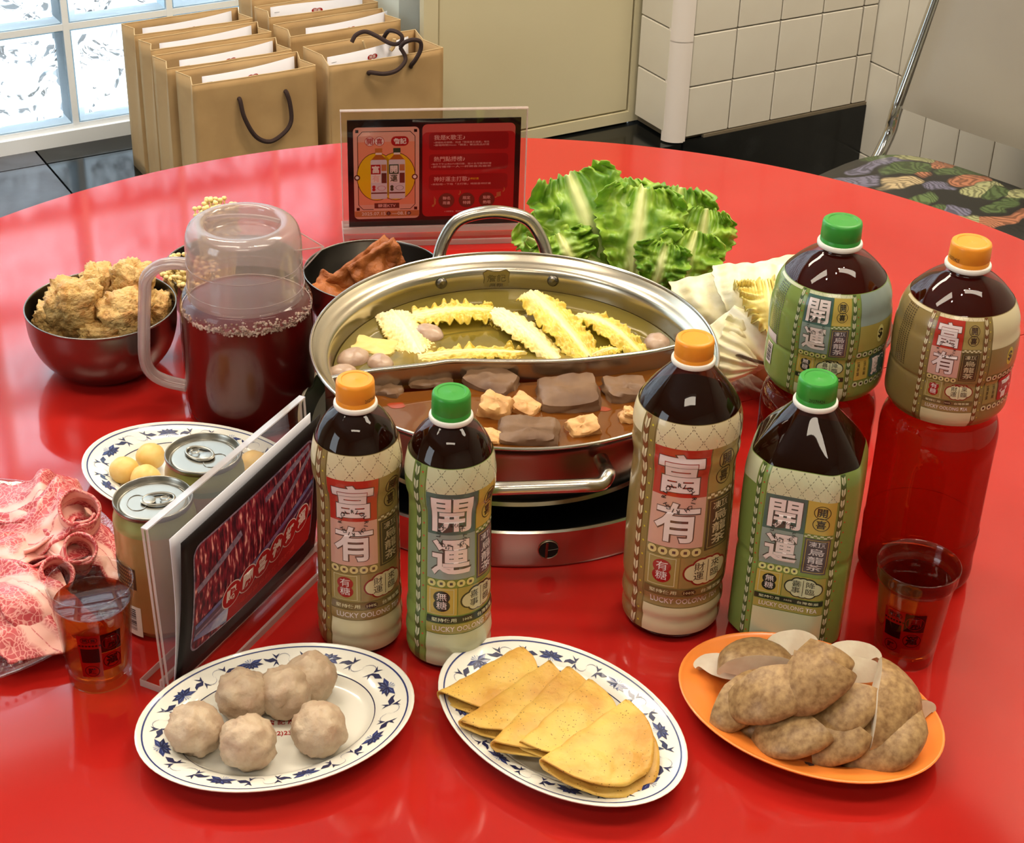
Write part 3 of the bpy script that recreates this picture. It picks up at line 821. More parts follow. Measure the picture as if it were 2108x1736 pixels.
def bigx(char, bgc):
    def f(A, W_, c, zt, z1, z0):
        X = lambda k: k*W_
        # picture panel to the right (plain), coins, bottom plaque with a large character
        A.rect(X(2.06), zt+.1*W_, X(4.0), zt-2.0*W_, c['cream' if char == '囍' else 'sq2'], 1)
        A.rect(X(2.06), zt-1.0*W_, X(4.0), zt-2.0*W_, c['low'], 2)
        A.disc(X(2.98), zt-1.45*W_, W_*.17, c['dot'] if char != '賺' else c['coin'], 3, W_*.34); A.text('$', X(2.98), zt-1.45*W_, None, W_*.4, c['ink'], 4, .03)
        for i in range(7):
            for yy in (2.13, 3.30):
                A.disc(X(2.14+.24*i), zt-yy*W_, W_*.1, c['cream'], 2); A.rect(X(2.10+.24*i), zt-(yy-.04)*W_, X(2.18+.24*i), zt-(yy+.04)*W_, c['ink'], 3)
        A.rect(X(2.06), zt-2.28*W_, X(2.62), zt-3.14*W_, c['gold'], 1)
        A.vtext('台灣茶葉', X(2.2), zt-2.32*W_, W_*.11, W_*.15, c['ink'], 2, 0, res=1); A.vtext('凍頂烏龍', X(2.46), zt-2.32*W_, W_*.11, W_*.15, c['ink'], 2, 0, res=1)
        A.rrect(X(2.68), zt-3.14*W_, X(3.66), zt-2.26*W_, .1*W_, bgc, 2); A.text(char, X(3.17), zt-2.70*W_, W_*.8, W_*.78, c['ch'], 3, .045)
        # small print on the left
        for i in range(5):
            A.dash(-X(1.0+.12*i), zt, -X(1.0+.12*i), zt-2.2*W_, W_*.05, c['plaque'], 2, 26)
        if char == '賺':
            A.rect(-X(1.75), zt-2.0*W_, -X(1.05), zt-2.4*W_, c['ch'], 3); A.rect(-X(1.65), zt-2.5*W_, -X(1.25), zt-3.3*W_, c['ch'], 3)
            for i in range(12): A.rect(-X(1.6), zt-(2.55+.055*i)*W_, -X(1.3), zt-(2.575+.055*i+.01*(i % 3))*W_, INK, 4)
    return f
BP = (.3514, 1.2274)
BO = bottle(BP, face(BP), BIG, .3135, .0160, .2950, (.1725, .2680), .0228, d2(-19), PAL['o'], CAP_O, '富有', '有糖', ('財運', '來臨'), 'RICH',
       'largest tea bottle at right with orange cap, gold half label and red tea below', sec=bigsec, tea=TEA_L, cut=.0028, mark=dict(ztop=.2655, R=.0480, extra=bigx('囍', PAL['o']['oval']), date='20270425', dphi=-.8))
BP = (.2560, 1.2590)
bottle(BP, face(BP), BIG, .3135, .0160, .2950, (.1725, .2680), .0228, d2(-25), PAL['g'], CAP_G, '開運', '無糖', ('喜事', '降臨'), 'LUCK',
       'large tea bottle with green cap and green half label, behind the square bottle', sec=bigsec, tea=TEA_L, cut=.0028, mark=dict(ztop=.2655, R=.0480, extra=bigx('賺', PAL['g']['sq1'])))

# ================================================================== CANS
ALU = mat('aluminium_lid', (158, 155, 146), .30, 1.0, bump=.02, bscale=300, bdist=.0004)
CAN_G = mat('gold_can_print', (178, 140, 86), .3, .3, coat=.4)
CAN_GR = mat('green_can_print', (130, 140, 86), .3, .3, coat=.4)
CAN_T = mat('can_shoulder', (158, 156, 96), .3, .4)
CAN_W = mat('can_white_print', (226, 220, 206), .4); CAN_K = mat('can_dark_print', (74, 46, 26), .5)
def can(P, rz, skin, label, text):
    o = empty('drink_can', (P[0], P[1], ZT), rz, label, 'can')
    b = M()
    b.lathe(sprof([(.020, .006), (.0235, .001), (.0262, 0), (.029, .004), (.0318, .009), (.0325, .014), (.0325, .060), (.0325, .1)], 3), 56); b.build('can_body', skin, o)
    b = M(); b.lathe(sprof([(.0325, .1), (.0322, .104), (.0306, .110), (.0298, .1135)], 3), 56); b.build('can_shoulder', CAN_T, o)
    b = M(); b.lathe(sprof([(.0298, .1135), (.0312, .1155), (.0314, .1180), (.0306, .1192), (.0296, .1180), (.0284, .1140), (.0272, .1132), (.0262, .1145), (.0245, .1150), (.012, .1150), (0, .1150)], 3), 56); b.build('can_lid', ALU, o)
    b = M(); pts = [(.0085*cos(a)*(1 if sin(a) > 0 else 1), .004+.0125*sin(a), .1165) for a in [2*pi*i/28 for i in range(28)]]
    b.tube(pts, .0012, 8, closed=True); b.lathe([(.0055, .1158), (.0062, .1170), (.0050, .1175), (0, .1172)], 20, c=(0, -.004)); b.lathe([(.0030, .1166), (.0042, .1172), (.0035, .1178)], 16, c=(0, .009))
    b.build('pull_tab', ALU, o)
    b = M(); b.tube([(.011*cos(a), -.012+.008*sin(a), .1152) for a in [2*pi*i/24 for i in range(24)]], .0005, 6, closed=True); b.build('score_line', ALU, o)
    A = Art(); R = .0325
    if text:
        A.rect(-.004, .070, .030, .050, CAN_K, 1)
        for i in range(5): A.dash(-.002, .067-.0035*i, .028, .067-.0035*i, .0016, CAN_G, 2, 14)
        for i in range(4): A.dash(.002, .047-.004*i, .022, .047-.004*i, .0014, CAN_K, 2, 9)
        A.rect(.001, .033, .032, .004, CAN_W, 1)
        x = .004
        random.seed(5)
        while x < .026:
            ww = random.choice((.0004, .0007, .0011)); A.rect(.007, .030-(x-.004)*.95, .027, .030-(x-.004)*.95-ww, INK, 2); x += ww+random.choice((.0005, .0009))
        A.rect(-.05, .095, -.012, .02, CAN_GR, 1)
    else: A.rect(-.05, .095, .04, .02, CAN_G, 1)
    A.build('can_print', lambda x, y, L: ((R+.0002+.0001*L)*sin(x/R), -(R+.0002+.0001*L)*cos(x/R), y), o, cx=(-.06, .06, .003), cy=(0, .12, .05))
    return o
can((-.2785, 1.1240), radians(-75), CAN_G, 'gold drink can nearest the meat plate, silver lid, barcode on its side', True)
can((-.2505, 1.1915), radians(60), CAN_GR, 'green and gold drink can in front of the fish ball plate, second from front', False)

# ================================================================== TEA GLASSES
GLASS = clear('clear_glass', (.93, .95, .94), gloss=.15, rough=.01, ior=1.5)
TEA_G = clear('glass_of_tea', (.86, .46, .14), gloss=.05, rough=.02, ior=1.33, body=.14, bodycol=(190, 96, 30))
TEA_TOP = clear('tea_surface', (.50, .16, .04), gloss=.0, rough=.02, ior=1.5)
PRED = clear('glass_print_red', (.9, .10, .06), body=.75, bodycol=(150, 14, 10))
PDK = clear('glass_print_dark', (.25, .05, .04), body=.7, bodycol=(40, 8, 8))
def glass(P, rz, label):
    o = empty('tea_glass', (P[0], P[1], ZT), rz, label, 'glass')
    b = M()
    b.lathe(sprof([(0, .0), (.022, 0), (.0236, .002), (.0246, .010), (.0285, .058), (.0302, .074), (.0318, .078), (.0322, .086), (.0330, .0893), (.0322, .0902), (.0312, .0890)], 3)+sprof([(.0305, .086), (.0295, .076), (.0276, .058), (.0238, .014), (.022, .0105), (0, .0095)], 2), 64)
    b.build('glass_body', GLASS, o, smooth=60)
    b = M(); b.lathe([(0, .0101), (.0216, .011), (.0234, .0145), (.0272, .058), (.0288, .073)], 56); b.build('tea', TEA_G, o, smooth=60)
    b = M(); b.lathe([(.0288, .073), (.0270, .0727), (0, .0727)], 56); b.build('tea_surface', TEA_TOP, o, smooth=60)
    def Rz(z): return .0246+(z-.010)/(.058-.010)*(.0285-.0246)
    A = Art()
    A.rect(-.016, .060, 0, .018, PRED, 1); A.rect(0, .060, .015, .042, PDK, 1); A.rect(0, .0415, .015, .024, PRED, 1)
    A.ring(.0075, .051, .0068, .0005, PRED, 2); A.text('開', .0075, .051, .0090, .0100, PRED, 2, .05)
    A.ring(.0075, .033, .0068, .0005, PDK, 2); A.text('運', .0075, .033, .0090, .0100, PDK, 2, .05)
    for i, ch in enumerate('開喜'): A.ring(-.0105+.0055*i, .0555, .0030, .0004, PDK, 2, 18); A.text(ch, -.0105+.0055*i, .0555, .0034, .0036, PDK, 2, .02)
    for i in range(7): A.disc(-.0145+.0023*i, .0500, .0009, PDK, 2, n=8)
    A.rect(-.0145, .047, -.0015, .033, PDK, 2)
    A.ring(-.008, .0245, .0055, .0005, PDK, 2); A.text('賺', -.008, .0245, .006, .006, PDK, 2, .02)
    A.build('glass_print', lambda x, y, L: ((Rz(y)+.0005+.00015*L)*sin(x/.026), -(Rz(y)+.0005+.00015*L)*cos(x/.026), y), o, cx=(-.03, .03, .0022), cy=(0, .07, .02))
    return o
P_ = (.3228, 1.1110); glass(P_, face(P_)+radians(-6), 'clear tumbler of dark tea with red print, right of the orange plate')
P_ = (-.3144, 1.0512); glass(P_, face(P_)+radians(5), 'clear tumbler of dark tea with red print, in front of the raw meat')

# ================================================================== STOVE AND POT
SC0 = Vector((0, 1.412, ZT)); PC = Vector((0, 1.400, ZT)); PR = radians(7)
sv = empty('table_stove', SC0, 0, 'round stainless table stove under the divided pot, with a round air hole', 'stove')
b = M(); b.lathe([(.2025, .001), (.2035, .004), (.2030, .0335), (.2035, .036), (.2020, .0378), (.1995, .037), (.1990, .033)], 128); b.build('steel_ring', STEEL, sv, smooth=40)
b = M(); b.lathe([(.1990, .034), (.190, .022), (.165, .016), (.06, .015), (0, .015)], 96); b.build('black_dish', BLACK, sv)
b = M(); b.lathe([(.035, .016), (.045, .018), (.047, .030), (.040, .034), (.02, .034), (0, .033)], 40); b.build('burner', mat('burner_iron', (60, 58, 56), .5, .8), sv)
for k in range(4):
    a = pi/4+k*pi/2; b = M(); b.tube([(.06*cos(a), .06*sin(a), .030), (.15*cos(a), .15*sin(a), .032)], .003, 8); b.build('pan_support', BLACK, sv)
ha = pix(1128, 1130, .018); ha = atan2(ha.x-SC0.x, -(ha.y-SC0.y))
e = empty('air_hole', (0, 0, 0), 0); e.parent = sv
def onring(x, z, r): return (r*sin(ha+x/.2), -r*cos(ha+x/.2), z)
b = M(); n = 28; vs = [onring(.0088*cos(2*pi*i/n), .019+.0088*sin(2*pi*i/n), .2037) for i in range(n)]; b.add(vs, [tuple(range(n))]); b.build('hole', mat('hole_shade', (8, 8, 7), .8), e, smooth=False)  # flat near-black disc paints the shade inside the opening
b = M(); b.tube([onring(.0088*cos(2*pi*i/n), .019+.0088*sin(2*pi*i/n), .2036) for i in range(n)], .0005, 6, closed=True); b.build('hole_rim', STEEL, e)
b = M(); b.tube([onring(-.002, .0112, .2039), onring(-.0015, .027, .2039)], .0013, 6); b.tube([onring(-.001, .0185, .2039), onring(.0080, .0195, .2039)], .0005, 6); b.build('inner_bar', STEEL2, e)

pot = empty('divided_hot_pot', PC+Vector((0, 0, 0)), PR, 'round stainless hot pot split by a curved divider, on the table stove', 'pot')
POTIN = mat('pot_steel', (186, 178, 160), .24, 1.0, bump=.02, bscale=300, bdist=.0004)
b = M()
b.lathe(sprof([(0, .036), (.12, .036), (.145, .038), (.158, .046), (.166, .060), (.1690, .085), (.1700, .101), (.1735, .1055), (.1790, .108), (.1835, .113), (.1860, .1165), (.1872, .1175)], 3), 128)
b.build('pot_body', mat('pot_shaded_steel', (150, 142, 130), .28, 1.0), pot, smooth=50)  # steel colour darkened to paint the shade on the outer wall
b = M()
b.lathe(sprof([(.1860, .1172), (.1835, .1150), (.1785, .1105), (.1728, .1080), (.1690, .1020), (.1675, .085), (.1650, .060), (.156, .047), (.144, .0395), (0, .0385)], 3), 128)
b.build('pot_lining', POTIN, pot, smooth=50)
b = M(); b.tube([(.1862*sin(a), -.1862*cos(a), .1178) for a in [2*pi*i/128 for i in range(128)]], .0016, 8, closed=True); b.build('rim', STEEL, pot)
for s in (1, -1):
    b = M()
    p = smooth_path([(-.056*s, .166*s, .094), (-.058*s, .182*s, .093), (-.057*s, .200*s, .100), (-.050*s, .211*s, .121 if s > 0 else .098), (-.036*s, .216*s, .140 if s > 0 else .100), (-.012*s, .217*s, .148 if s > 0 else .1005), (.012*s, .217*s, .148 if s > 0 else .1005),
                     (.036*s, .216*s, .140 if s > 0 else .100), (.050*s, .211*s, .121 if s > 0 else .098), (.057*s, .200*s, .100), (.058*s, .182*s, .093), (.056*s, .166*s, .094)], 5)
    b.tube(p, .0066, 14, flat=.85); b.build('handle', STEEL, pot)
for sx in (-.056, .056):
    for s in (1, -1):
        r_ = .1680; yy = sqrt(r_*r_-sx*sx)*s
        b = M(); n_ = Vector((-sx, -yy, 0)).normalized(); tt = Vector((-n_.y, n_.x, 0)); zz = Vector((0, 0, 1))
        for (rr, hh) in ((.0058, 0), (.0056, .0018), (.0040, .0035), (0, .0043)):
            for i in range(18):
                a = 2*pi*i/18; b.v.append(tuple(Vector((sx, yy, .099))+n_*hh+tt*cos(a)*rr+zz*sin(a)*rr))
        for j in range(3):
            for i in range(18): b.f.append((j*18+i, j*18+(i+1) % 18, (j+1)*18+(i+1) % 18, (j+1)*18+i)); b.m.append(0)
        b.build('rivet', STEEL2, pot)
# embossed emblem on the inner wall
A = Art()
EMB = mat('embossed_line', (142, 134, 118), .3, 1.0); EMF = mat('embossed_field', (184, 176, 158), .24, 1.0)
em = [(-.013, .008), (-.009, .011), (-.003, .009), (.003, .009), (.009, .011), (.013, .008), (.012, .002), (.013, -.009), (-.013, -.009), (-.012, .002)]
A.poly([(x*1.06, y*1.08) for x, y in em], EMB, 1); A.poly(em, EMF, 2)
A.text('詹記', 0, .002, .019, .008, EMB, 3, .0); A.text('麻辣', 0, -.0055, .014, .004, EMB, 3, .0, res=1)
A.build('emblem', lambda x, y, L: ((.1683-.00025*L)*sin(x/.1683), (.1683-.00025*L)*cos(x/.1683), .0965+y), pot, cx=(-.016, .016, .003))
# divider
dvw = [(-.168, 1.339), (-.132, 1.356), (-.083, 1.371), (-.054, 1.381), (-.009, 1.383), (.047, 1.388), (.084, 1.397), (.130, 1.412), (.166, 1.432)]
inv_ = pot.matrix_basis.inverted()
dv = smooth_path([(inv_ @ Vector((x, y, ZT))) for x, y in dvw], 4)
dv = [Vector((p.x, p.y, 0)) for p in dv]
b = M(); n = len(dv)
for s in (-.0012, .0012):
    b.grid(lambda u, v: (lambda p, i: (p.x, p.y+s, .040+.064*v))(dv[round(u*(n-1))], 0), n, 2)
b.tube([(p.x, p.y, .1055) for p in dv], .0024, 10); b.build('divider', STEEL, pot, smooth=60)

RL = .1668
def liquid(side, name, m_, label, z):
    arc = []
    a0 = atan2(dv[0].x, -dv[0].y) if side > 0 else 0
    p0, p1 = dv[0], dv[-1]
    t0 = atan2(p0.y, p0.x); t1 = atan2(p1.y, p1.x)
    if side > 0:      # far side: from p1 counterclockwise to p0
        if t0 < t1: t0 += 2*pi
        A_ = [t1+(t0-t1)*i/64 for i in range(65)]
    else:             # near side: from p0 counterclockwise to p1
        if t1 < t0: t1 += 2*pi
        A_ = [t0+(t1-t0)*i/64 for i in range(65)]
    arc = [Vector((RL*cos(a), RL*sin(a), 0)) for a in A_]
    div = [p+Vector((0, .0015*side, 0)) for p in dv]
    ring = arc+(div if side > 0 else div[::-1])
    b = M(); b.add([(p.x, p.y, z) for p in ring], [tuple(range(len(ring)))])
    o = b.build(name, m_, None, smooth=False, loc=PC, rot=(0, 0, PR)); tag(o, label, 'soup'); return o
BROTH = clear('clear_broth', (.74, .62, .24), gloss=.3, rough=.02, ior=1.4, body=.58, bodycol=(180, 160, 72), bump=.25, bscale=22)
SPICY = clear('spicy_broth', (.60, .26, .06), gloss=.3, rough=.02, ior=1.4, body=.66, bodycol=(170, 100, 34), bump=.25, bscale=22)
liquid(1, 'clear_broth', BROTH, 'pale yellow broth in the far half of the divided pot', .0870)
liquid(-1, 'spicy_broth', SPICY, 'brown spicy broth in the near half of the divided pot', .0870)
# oil film edge
OIL = mat('chilli_oil', (150, 50, 14), .15, coat=.5)

# ================================================================== FOOD MATERIALS
MEATB = mat('meatball_meat', (206, 184, 156), .45, col2=(184, 154, 128), nscale=60, ramp=(.38, .7), bump=.9, bscale=130, bdist=.002, sss=.1, spec=.4)
MEATB2 = mat('cooked_meatball', (186, 160, 138), .3, col2=(160, 128, 108), nscale=60, ramp=(.4, .68), bump=.4, bscale=110, bdist=.001, sss=.1)
CREPE = mat('egg_crepe', (236, 190, 94), .42, col2=(212, 154, 66), nscale=34, ramp=(.38, .66), bump=.8, bscale=150, bdist=.0014, sss=.15)
def add_speckle(m_, col, scale, thr):
    T = NT(m_); b = T.n['Principled BSDF']; src = b.inputs['Base Color'].links[0].from_socket
    tc = T.new('ShaderNodeTexCoord'); v = T.new('ShaderNodeTexVoronoi'); v.inputs['Scale'].default_value = scale; T.link(tc.outputs['Object'], v.inputs[0])
    n = T.new('ShaderNodeTexNoise'); n.inputs['Scale'].default_value = scale/9; T.link(tc.outputs['Object'], n.inputs[0])
    a = T.new('ShaderNodeMath', operation='MULTIPLY_ADD'); a.inputs[1].default_value = -.22; a.inputs[2].default_value = .11+thr; T.link(n.outputs[0], a.inputs[0])
    l = T.new('ShaderNodeMath', operation='LESS_THAN'); T.link(v.outputs[0], l.inputs[0]); ia = T.new('ShaderNodeMath', operation='MULTIPLY'); ia.inputs[1].default_value = 1.0; T.link(a.outputs[0], ia.inputs[0]); T.link(ia.outputs[0], l.inputs[1])
    mx = T.new('ShaderNodeMix', data_type='RGBA'); T.link(l.outputs[0], mx.inputs[0]); T.link(src, mx.inputs[6]); mx.inputs[7].default_value = lin(col); T.link(mx.outputs[2], b.inputs['Base Color'])
add_speckle(CREPE, (104, 66, 20), 360, .13)
PUFF = mat('fried_puff', (228, 188, 120), .34, col2=(190, 134, 70), nscale=60, ramp=(.45, .66), bump=1.0, bscale=130, bdist=.008, sss=.1)
SKIN = mat('fried_tofu_skin', (176, 102, 44), .5, col2=(140, 72, 28), nscale=40, ramp=(.35, .7), bump=1.0, bscale=120, bdist=.003)
FISHB = mat('fish_ball', (236, 202, 124), .4, col2=(226, 184, 100), nscale=40, bump=.35, bscale=90, bdist=.001, sss=.15)
CAP_M = mat('mushroom_cap', (132, 98, 60), .42, col2=(180, 146, 98), nscale=200, ndetail=12, ramp=(.32, .68), bump=.5, bscale=160, bdist=.0008)
CUT_M = mat('mushroom_flesh', (236, 226, 204), .6, col2=(222, 206, 182), nscale=40, bump=.3, bscale=150, bdist=.0008, sss=.1)
BLOOD = mat('duck_blood', (122, 92, 66), .45, col2=(98, 70, 50), nscale=26, bump=.4, bscale=90, bdist=.001, spec=.35)
TOFU = mat('frozen_tofu', (222, 172, 112), .45, col2=(190, 138, 80), nscale=40, bump=.5, bscale=160, bdist=.001)
add_speckle(TOFU, (110, 70, 36), 300, .10)
TOFUW = mat('pale_tofu', (226, 200, 120), .4, sss=.1)

def ball(P, r, label, m_, name, group, seed, sq=(1, 1, 1), amp=.07, amp2=.03, n=28, fr=2.2, cat='meatball'):
    b = M(); b.blob((0, 0, 0), (r*sq[0], r*sq[1], r*sq[2]), n, amp, fr, seed, amp2=amp2, fr2=9)
    o = b.build(name, m_, smooth=True, loc=P, rot=(0, 0, seed*1.3)); return tag(o, label, cat, group)
zb = .006
mb = [(402, 1502, 'leftmost raw meatball on the floral plate'), (510, 1530, 'frontmost raw meatball on the floral plate, knobbly top'), (500, 1432, 'raw meatball at back left of the plate, half behind its neighbour'),
      (586, 1425, 'smooth raw meatball in the middle of the plate'), (640, 1395, 'rearmost raw meatball touching the plate rim'), (656, 1502, 'rightmost raw meatball, set apart from the other five')]
for i, (u, v, l) in enumerate(mb):
    r = .0205 if i != 4 else .0195
    p = pix(u, v, zb+r*.92); ball(p, r, l, MEATB, 'meatball', 'raw meatballs on the floral plate', i+1, (1, 1, .96), amp=.15, amp2=.075, n=48)
fb = [(256, 968, 'leftmost fish ball on the far floral plate'), (310, 940, 'rear fish ball on the far floral plate'), (300, 985, 'front fish ball partly behind the cans'), (522, 955, 'fish ball at the right end of the far plate, by the sign')]
for i, (u, v, l) in enumerate(fb):
    p = pix(u, v, .020); ball(p, .0135, l, FISHB, 'fish_ball', 'yellow fish balls on the far floral plate', i+20, (1, 1, .9), amp=.05, amp2=.02, cat='fish ball')

# egg crepes -------------------------------------------------------
def crepe(pa, pb, R, label, z0, tilt, seed, flip=1, half=.0035):
    """folded disc; fold runs pa -> pb (pixels at z0), rounded side towards the right front"""
    A_ = pix(*pa, z0+.008); B_ = pix(*pb, z0+.012); mid = (A_+B_)/2; ux = (B_-A_); L = ux.length; ux.normalize()
    uy = Vector((ux.y, -ux.x, 0)).normalized()      # right-front side
    rho = .0042; b = M(); NU, NV = 30, 34; Rr = L/2
    def fn(u, v):
        # v: across the whole sheet -1..1 (bottom .. top), u: along the fold
        s = (v*2-1); x = (u*2-1)
        bulge = sqrt(max(0, 1-x*x*.985))
        ymax = R*bulge
        d = abs(s)*ymax*(1.0 if s > 0 else 1.09)
        arc = pi*rho/2
        if d < arc: yy = rho*(1-cos(d/rho))-.0; zz = rho*sin(d/rho)*(1 if s > 0 else -1)
        else: yy = rho+(d-arc); zz = rho*(1 if s > 0 else -1)
        k = yy/R
        zz *= (1-.55*min(1, max(0, k-.25)))
        nz = noise.noise(Vector((x*3+seed*5, k*3, s*.6)))*.0022+noise.noise(Vector((x*9+seed*5, k*9, s)))*.0007
        droop = -tilt*yy+.004*sin(k*2.6)
        wav = .0022*noise.noise(Vector((x*2.5, seed*3.1, s)))*(1 if k > .6 else .4)
        p = mid+ux*(x*Rr*(1+.02*sin(seed+k*4)))+uy*(yy+wav)
        return (p.x, p.y, ZT+z0+rho+zz+nz+droop)
    b.grid(fn, NU, NV); me_name = 'egg_crepe'
    o = b.build(me_name, CREPE, smooth=True); so = o.modifiers.new('s', 'SOLIDIFY'); so.thickness = .0014; so.offset = 0
    return tag(o, label, 'egg crepe', 'folded egg crepes on the floral plate')
# origin at plate: zoom scale 3.513 from (860, 1280)
def zq(x, y): return (860+x/3.513, 1280+y/3.513)
crepe(zq(150, 500), zq(735, 140), .052, 'rearmost folded egg crepe, its corner over the left plate rim', .016, .10, 1)
crepe(zq(305, 700), zq(930, 255), .052, 'second folded egg crepe from the back', .019, .12, 2)
crepe(zq(530, 860), zq(1070, 285), .052, 'middle folded egg crepe of the five', .022, .15, 3)
crepe(zq(725, 860), zq(1235, 380), .054, 'fourth folded egg crepe, just behind the front one', .025, .20, 4)
crepe(zq(880, 985), zq(1505, 520), .058, 'frontmost folded egg crepe with its round edge in full view', .028, .27, 5)

# mushrooms --------------------------------------------------------
def mush(P, R, ang, rot, label, seed, h=.5, curl=.16):
    """a piece of a shiitake cap: wedge of `ang` degrees"""
    b = M(); a1 = radians(ang); n = 16
    outer = sprof([(0, h*1.0), (.35, h*.93), (.68, h*.68), (.90, h*.32), (.99, h*.02), (.97, -.12), (.90, -.17)], 2)
    under = sprof([(.90, -.17), (.82, -.08), (.62, -.14), (.35, -.22), (0, -.25)], 2)
    def ring(pr, mi):
        b0 = len(b.v)
        for r, z in pr:
            for i in range(n+1):
                a = -a1/2+a1*i/n; q = Vector((r*cos(a), r*sin(a), z)); k = 1+.07*noise.noise(q*1.8+Vector((seed*5, 0, 0)))
                b.v.append((R*q.x*k, R*q.y*k, R*q.z*k))
        for j in range(len(pr)-1):
            for i in range(n): b.f.append((b0+j*(n+1)+i, b0+j*(n+1)+i+1, b0+(j+1)*(n+1)+i+1, b0+(j+1)*(n+1)+i)); b.m.append(mi)
    ring(outer, 0); ring(under, 1)
    if ang < 350:
        pr = outer+under[1:]
        for sgn in (-1, 1):
            a = sgn*a1/2; b0 = len(b.v); i_ = 0 if sgn < 0 else n
            for r, z in pr:
                q = Vector((r*cos(a), r*sin(a), z)); k = 1+.07*noise.noise(q*1.8+Vector((seed*5, 0, 0))); b.v.append((R*q.x*k, R*q.y*k, R*q.z*k))
            f = tuple(range(b0, len(b.v))); b.f.append(f if sgn > 0 else f[::-1]); b.m.append(1)
    o = b.build('mushroom_piece', [CAP_M, CUT_M], smooth=50, loc=P, rot=rot); return tag(o, label, 'mushroom', 'cut mushrooms on the orange plate')
def zm(x, y, z): return pix(1380+x/3.4, 1270+y/3.4, z)
D = radians
# (zoom x, zoom y, z, R, wedge, (rx, ry, rz), label)
def cut(yaw, tilt=30): return (0, D(tilt), D(90+yaw))
ML = [(375, 375, .026, .025, 180, cut(-20, 42), 'white cut mushroom piece at the far left of the pile'),
      (425, 560, .026, .031, 165, (D(25), D(-8), D(-50)), 'lowest left brown mushroom wedge on the orange plate'),
      (655, 690, .014, .026, 120, (D(10), 0, D(-90)), 'small brown mushroom wedge tucked under the left pieces'),
      (610, 370, .036, .032, 180, cut(5, -8), 'brown half cap with pale edge at the upper left of the pile'),
      (830, 215, .030, .027, 180, cut(25, 50), 'white cut mushroom piece at the very back of the pile'),
      (985, 270, .042, .034, 115, (D(8), D(0), D(-80)), 'flat topped brown wedge behind the pointed one'),
      (1255, 280, .030, .026, 180, cut(10, 50), 'white cut mushroom piece at back right of the pile'),
      (1290, 400, .036, .027, 180, cut(-5, 35), 'white piece with a curled brown lip, right of the pile centre'),
      (705, 470, .046, .038, 165, (D(30), D(4), D(-92)), 'big brown mushroom half standing at the left front of the pile'),
      (930, 330, .062, .042, 80, (D(32), D(6), D(-68)), 'pointed brown wedge topmost in the middle of the pile'),
      (1150, 590, .036, .038, 140, (D(32), D(0), D(-85)), 'long brown wedge below the pointed one'),
      (1400, 600, .042, .040, 170, (D(22), D(10), D(-8)), 'large brown half cap with white cut face at the right'),
      (1690, 720, .022, .026, 180, cut(35, 15), 'small mushroom wedge with curled pink edge at far right'),
      (890, 760, .024, .037, 125, (D(24), D(0), D(-112)), 'brown wedge at the front left edge of the pile'),
      (1130, 760, .024, .038, 80, (D(28), 0, D(-82)), 'greyish square cut wedge at the front middle'),
      (1450, 810, .022, .038, 175, (D(26), 0, D(-72)), 'brown half cap at the front right, lowest of the pile')]
for i, (x, y, z, R, an, ro, l) in enumerate(ML):
    c = zm(x, y, z); mush(c, R, an, ro, l, i+1)
# filler so that the pile rests: nothing hidden is built

# ================================================================== BOWLS
def steel_bowl(P, R, H, label, dark=STEEL2):
    o = empty('steel_bowl', (P[0], P[1], ZT), 0, label, 'bowl')
    k = R/.0745; hz = H/.0716
    b = M(); b.lathe([(r*k, z*hz) for r, z in sprof([(0, .002), (.036, .001), (.040, .0), (.046, .004), (.058, .014), (.0675, .028), (.0730, .046), (.0742, .062), (.0745, .0700), (.0750, .0712), (.0745, .0720), (.0732, .0710), (.0728, .062), (.0712, .046), (.0655, .030), (.056, .0165), (.044, .007), (0, .005)], 3)], 80)
    b.build('bowl_body', dark, o, smooth=60); return o
B1 = Vector((-.4140, 1.5340, ZT)); steel_bowl(B1, .0745, .0716, 'stainless bowl of golden fried puffs at the left')
B2 = Vector((-.1510, 1.6430, ZT)); steel_bowl(B2, .0735, .066, 'stainless bowl of brown fried tofu skin behind the pot')
B3 = Vector((-.2990, 1.6450, ZT)); steel_bowl(B3, .0720, .066, 'stainless bowl of enoki mushrooms half hidden by the pitcher')
def lump(P, rad, seed, label, m_, name, cat, group, rot=(0, 0, 0), pw=.72, amp=.30, amp2=.22, n=48):
    b = M(); b.blob((0, 0, 0), rad, n, amp, 1.9, seed, amp2=amp2, fr2=6.5, pw=pw)
    o = b.build(name, m_, smooth=True, loc=P, rot=rot); return tag(o, label, cat, group)
g = 'fried puffs in the left steel bowl'
lump(pix(150, 630, .070), (.027, .020, .029), 3, 'biggest fried puff, at the front left of the steel bowl', PUFF, 'fried_puff', 'fried puff', g, (.2, .1, .4))
lump(pix(258, 650, .062), (.026, .022, .022), 5, 'fried puff at the front right of the left steel bowl', PUFF, 'fried_puff', 'fried puff', g, (.1, 0, .1))
lump(pix(205, 590, .062), (.018, .017, .022), 8, 'fried puff at the back of the left steel bowl', PUFF, 'fried_puff', 'fried puff', g)
lump(pix(272, 580, .078), (.022, .018, .021), 11, 'fried puff propped on top at the back right', PUFF, 'fried_puff', 'fried puff', g, (0, .2, -.5))
lump(pix(318, 640, .050), (.018, .020, .018), 14, 'fried puff at the right side of the bowl behind the pitcher handle', PUFF, 'fried_puff', 'fried puff', g)
lump(pix(106, 660, .052), (.016, .018, .018), 17, 'small fried puff low at the left side of the bowl', PUFF, 'fried_puff', 'fried puff', g)
lump(pix(215, 690, .045), (.024, .016, .014), 19, 'fried puff lowest in the front of the bowl', PUFF, 'fried_puff', 'fried puff', g)

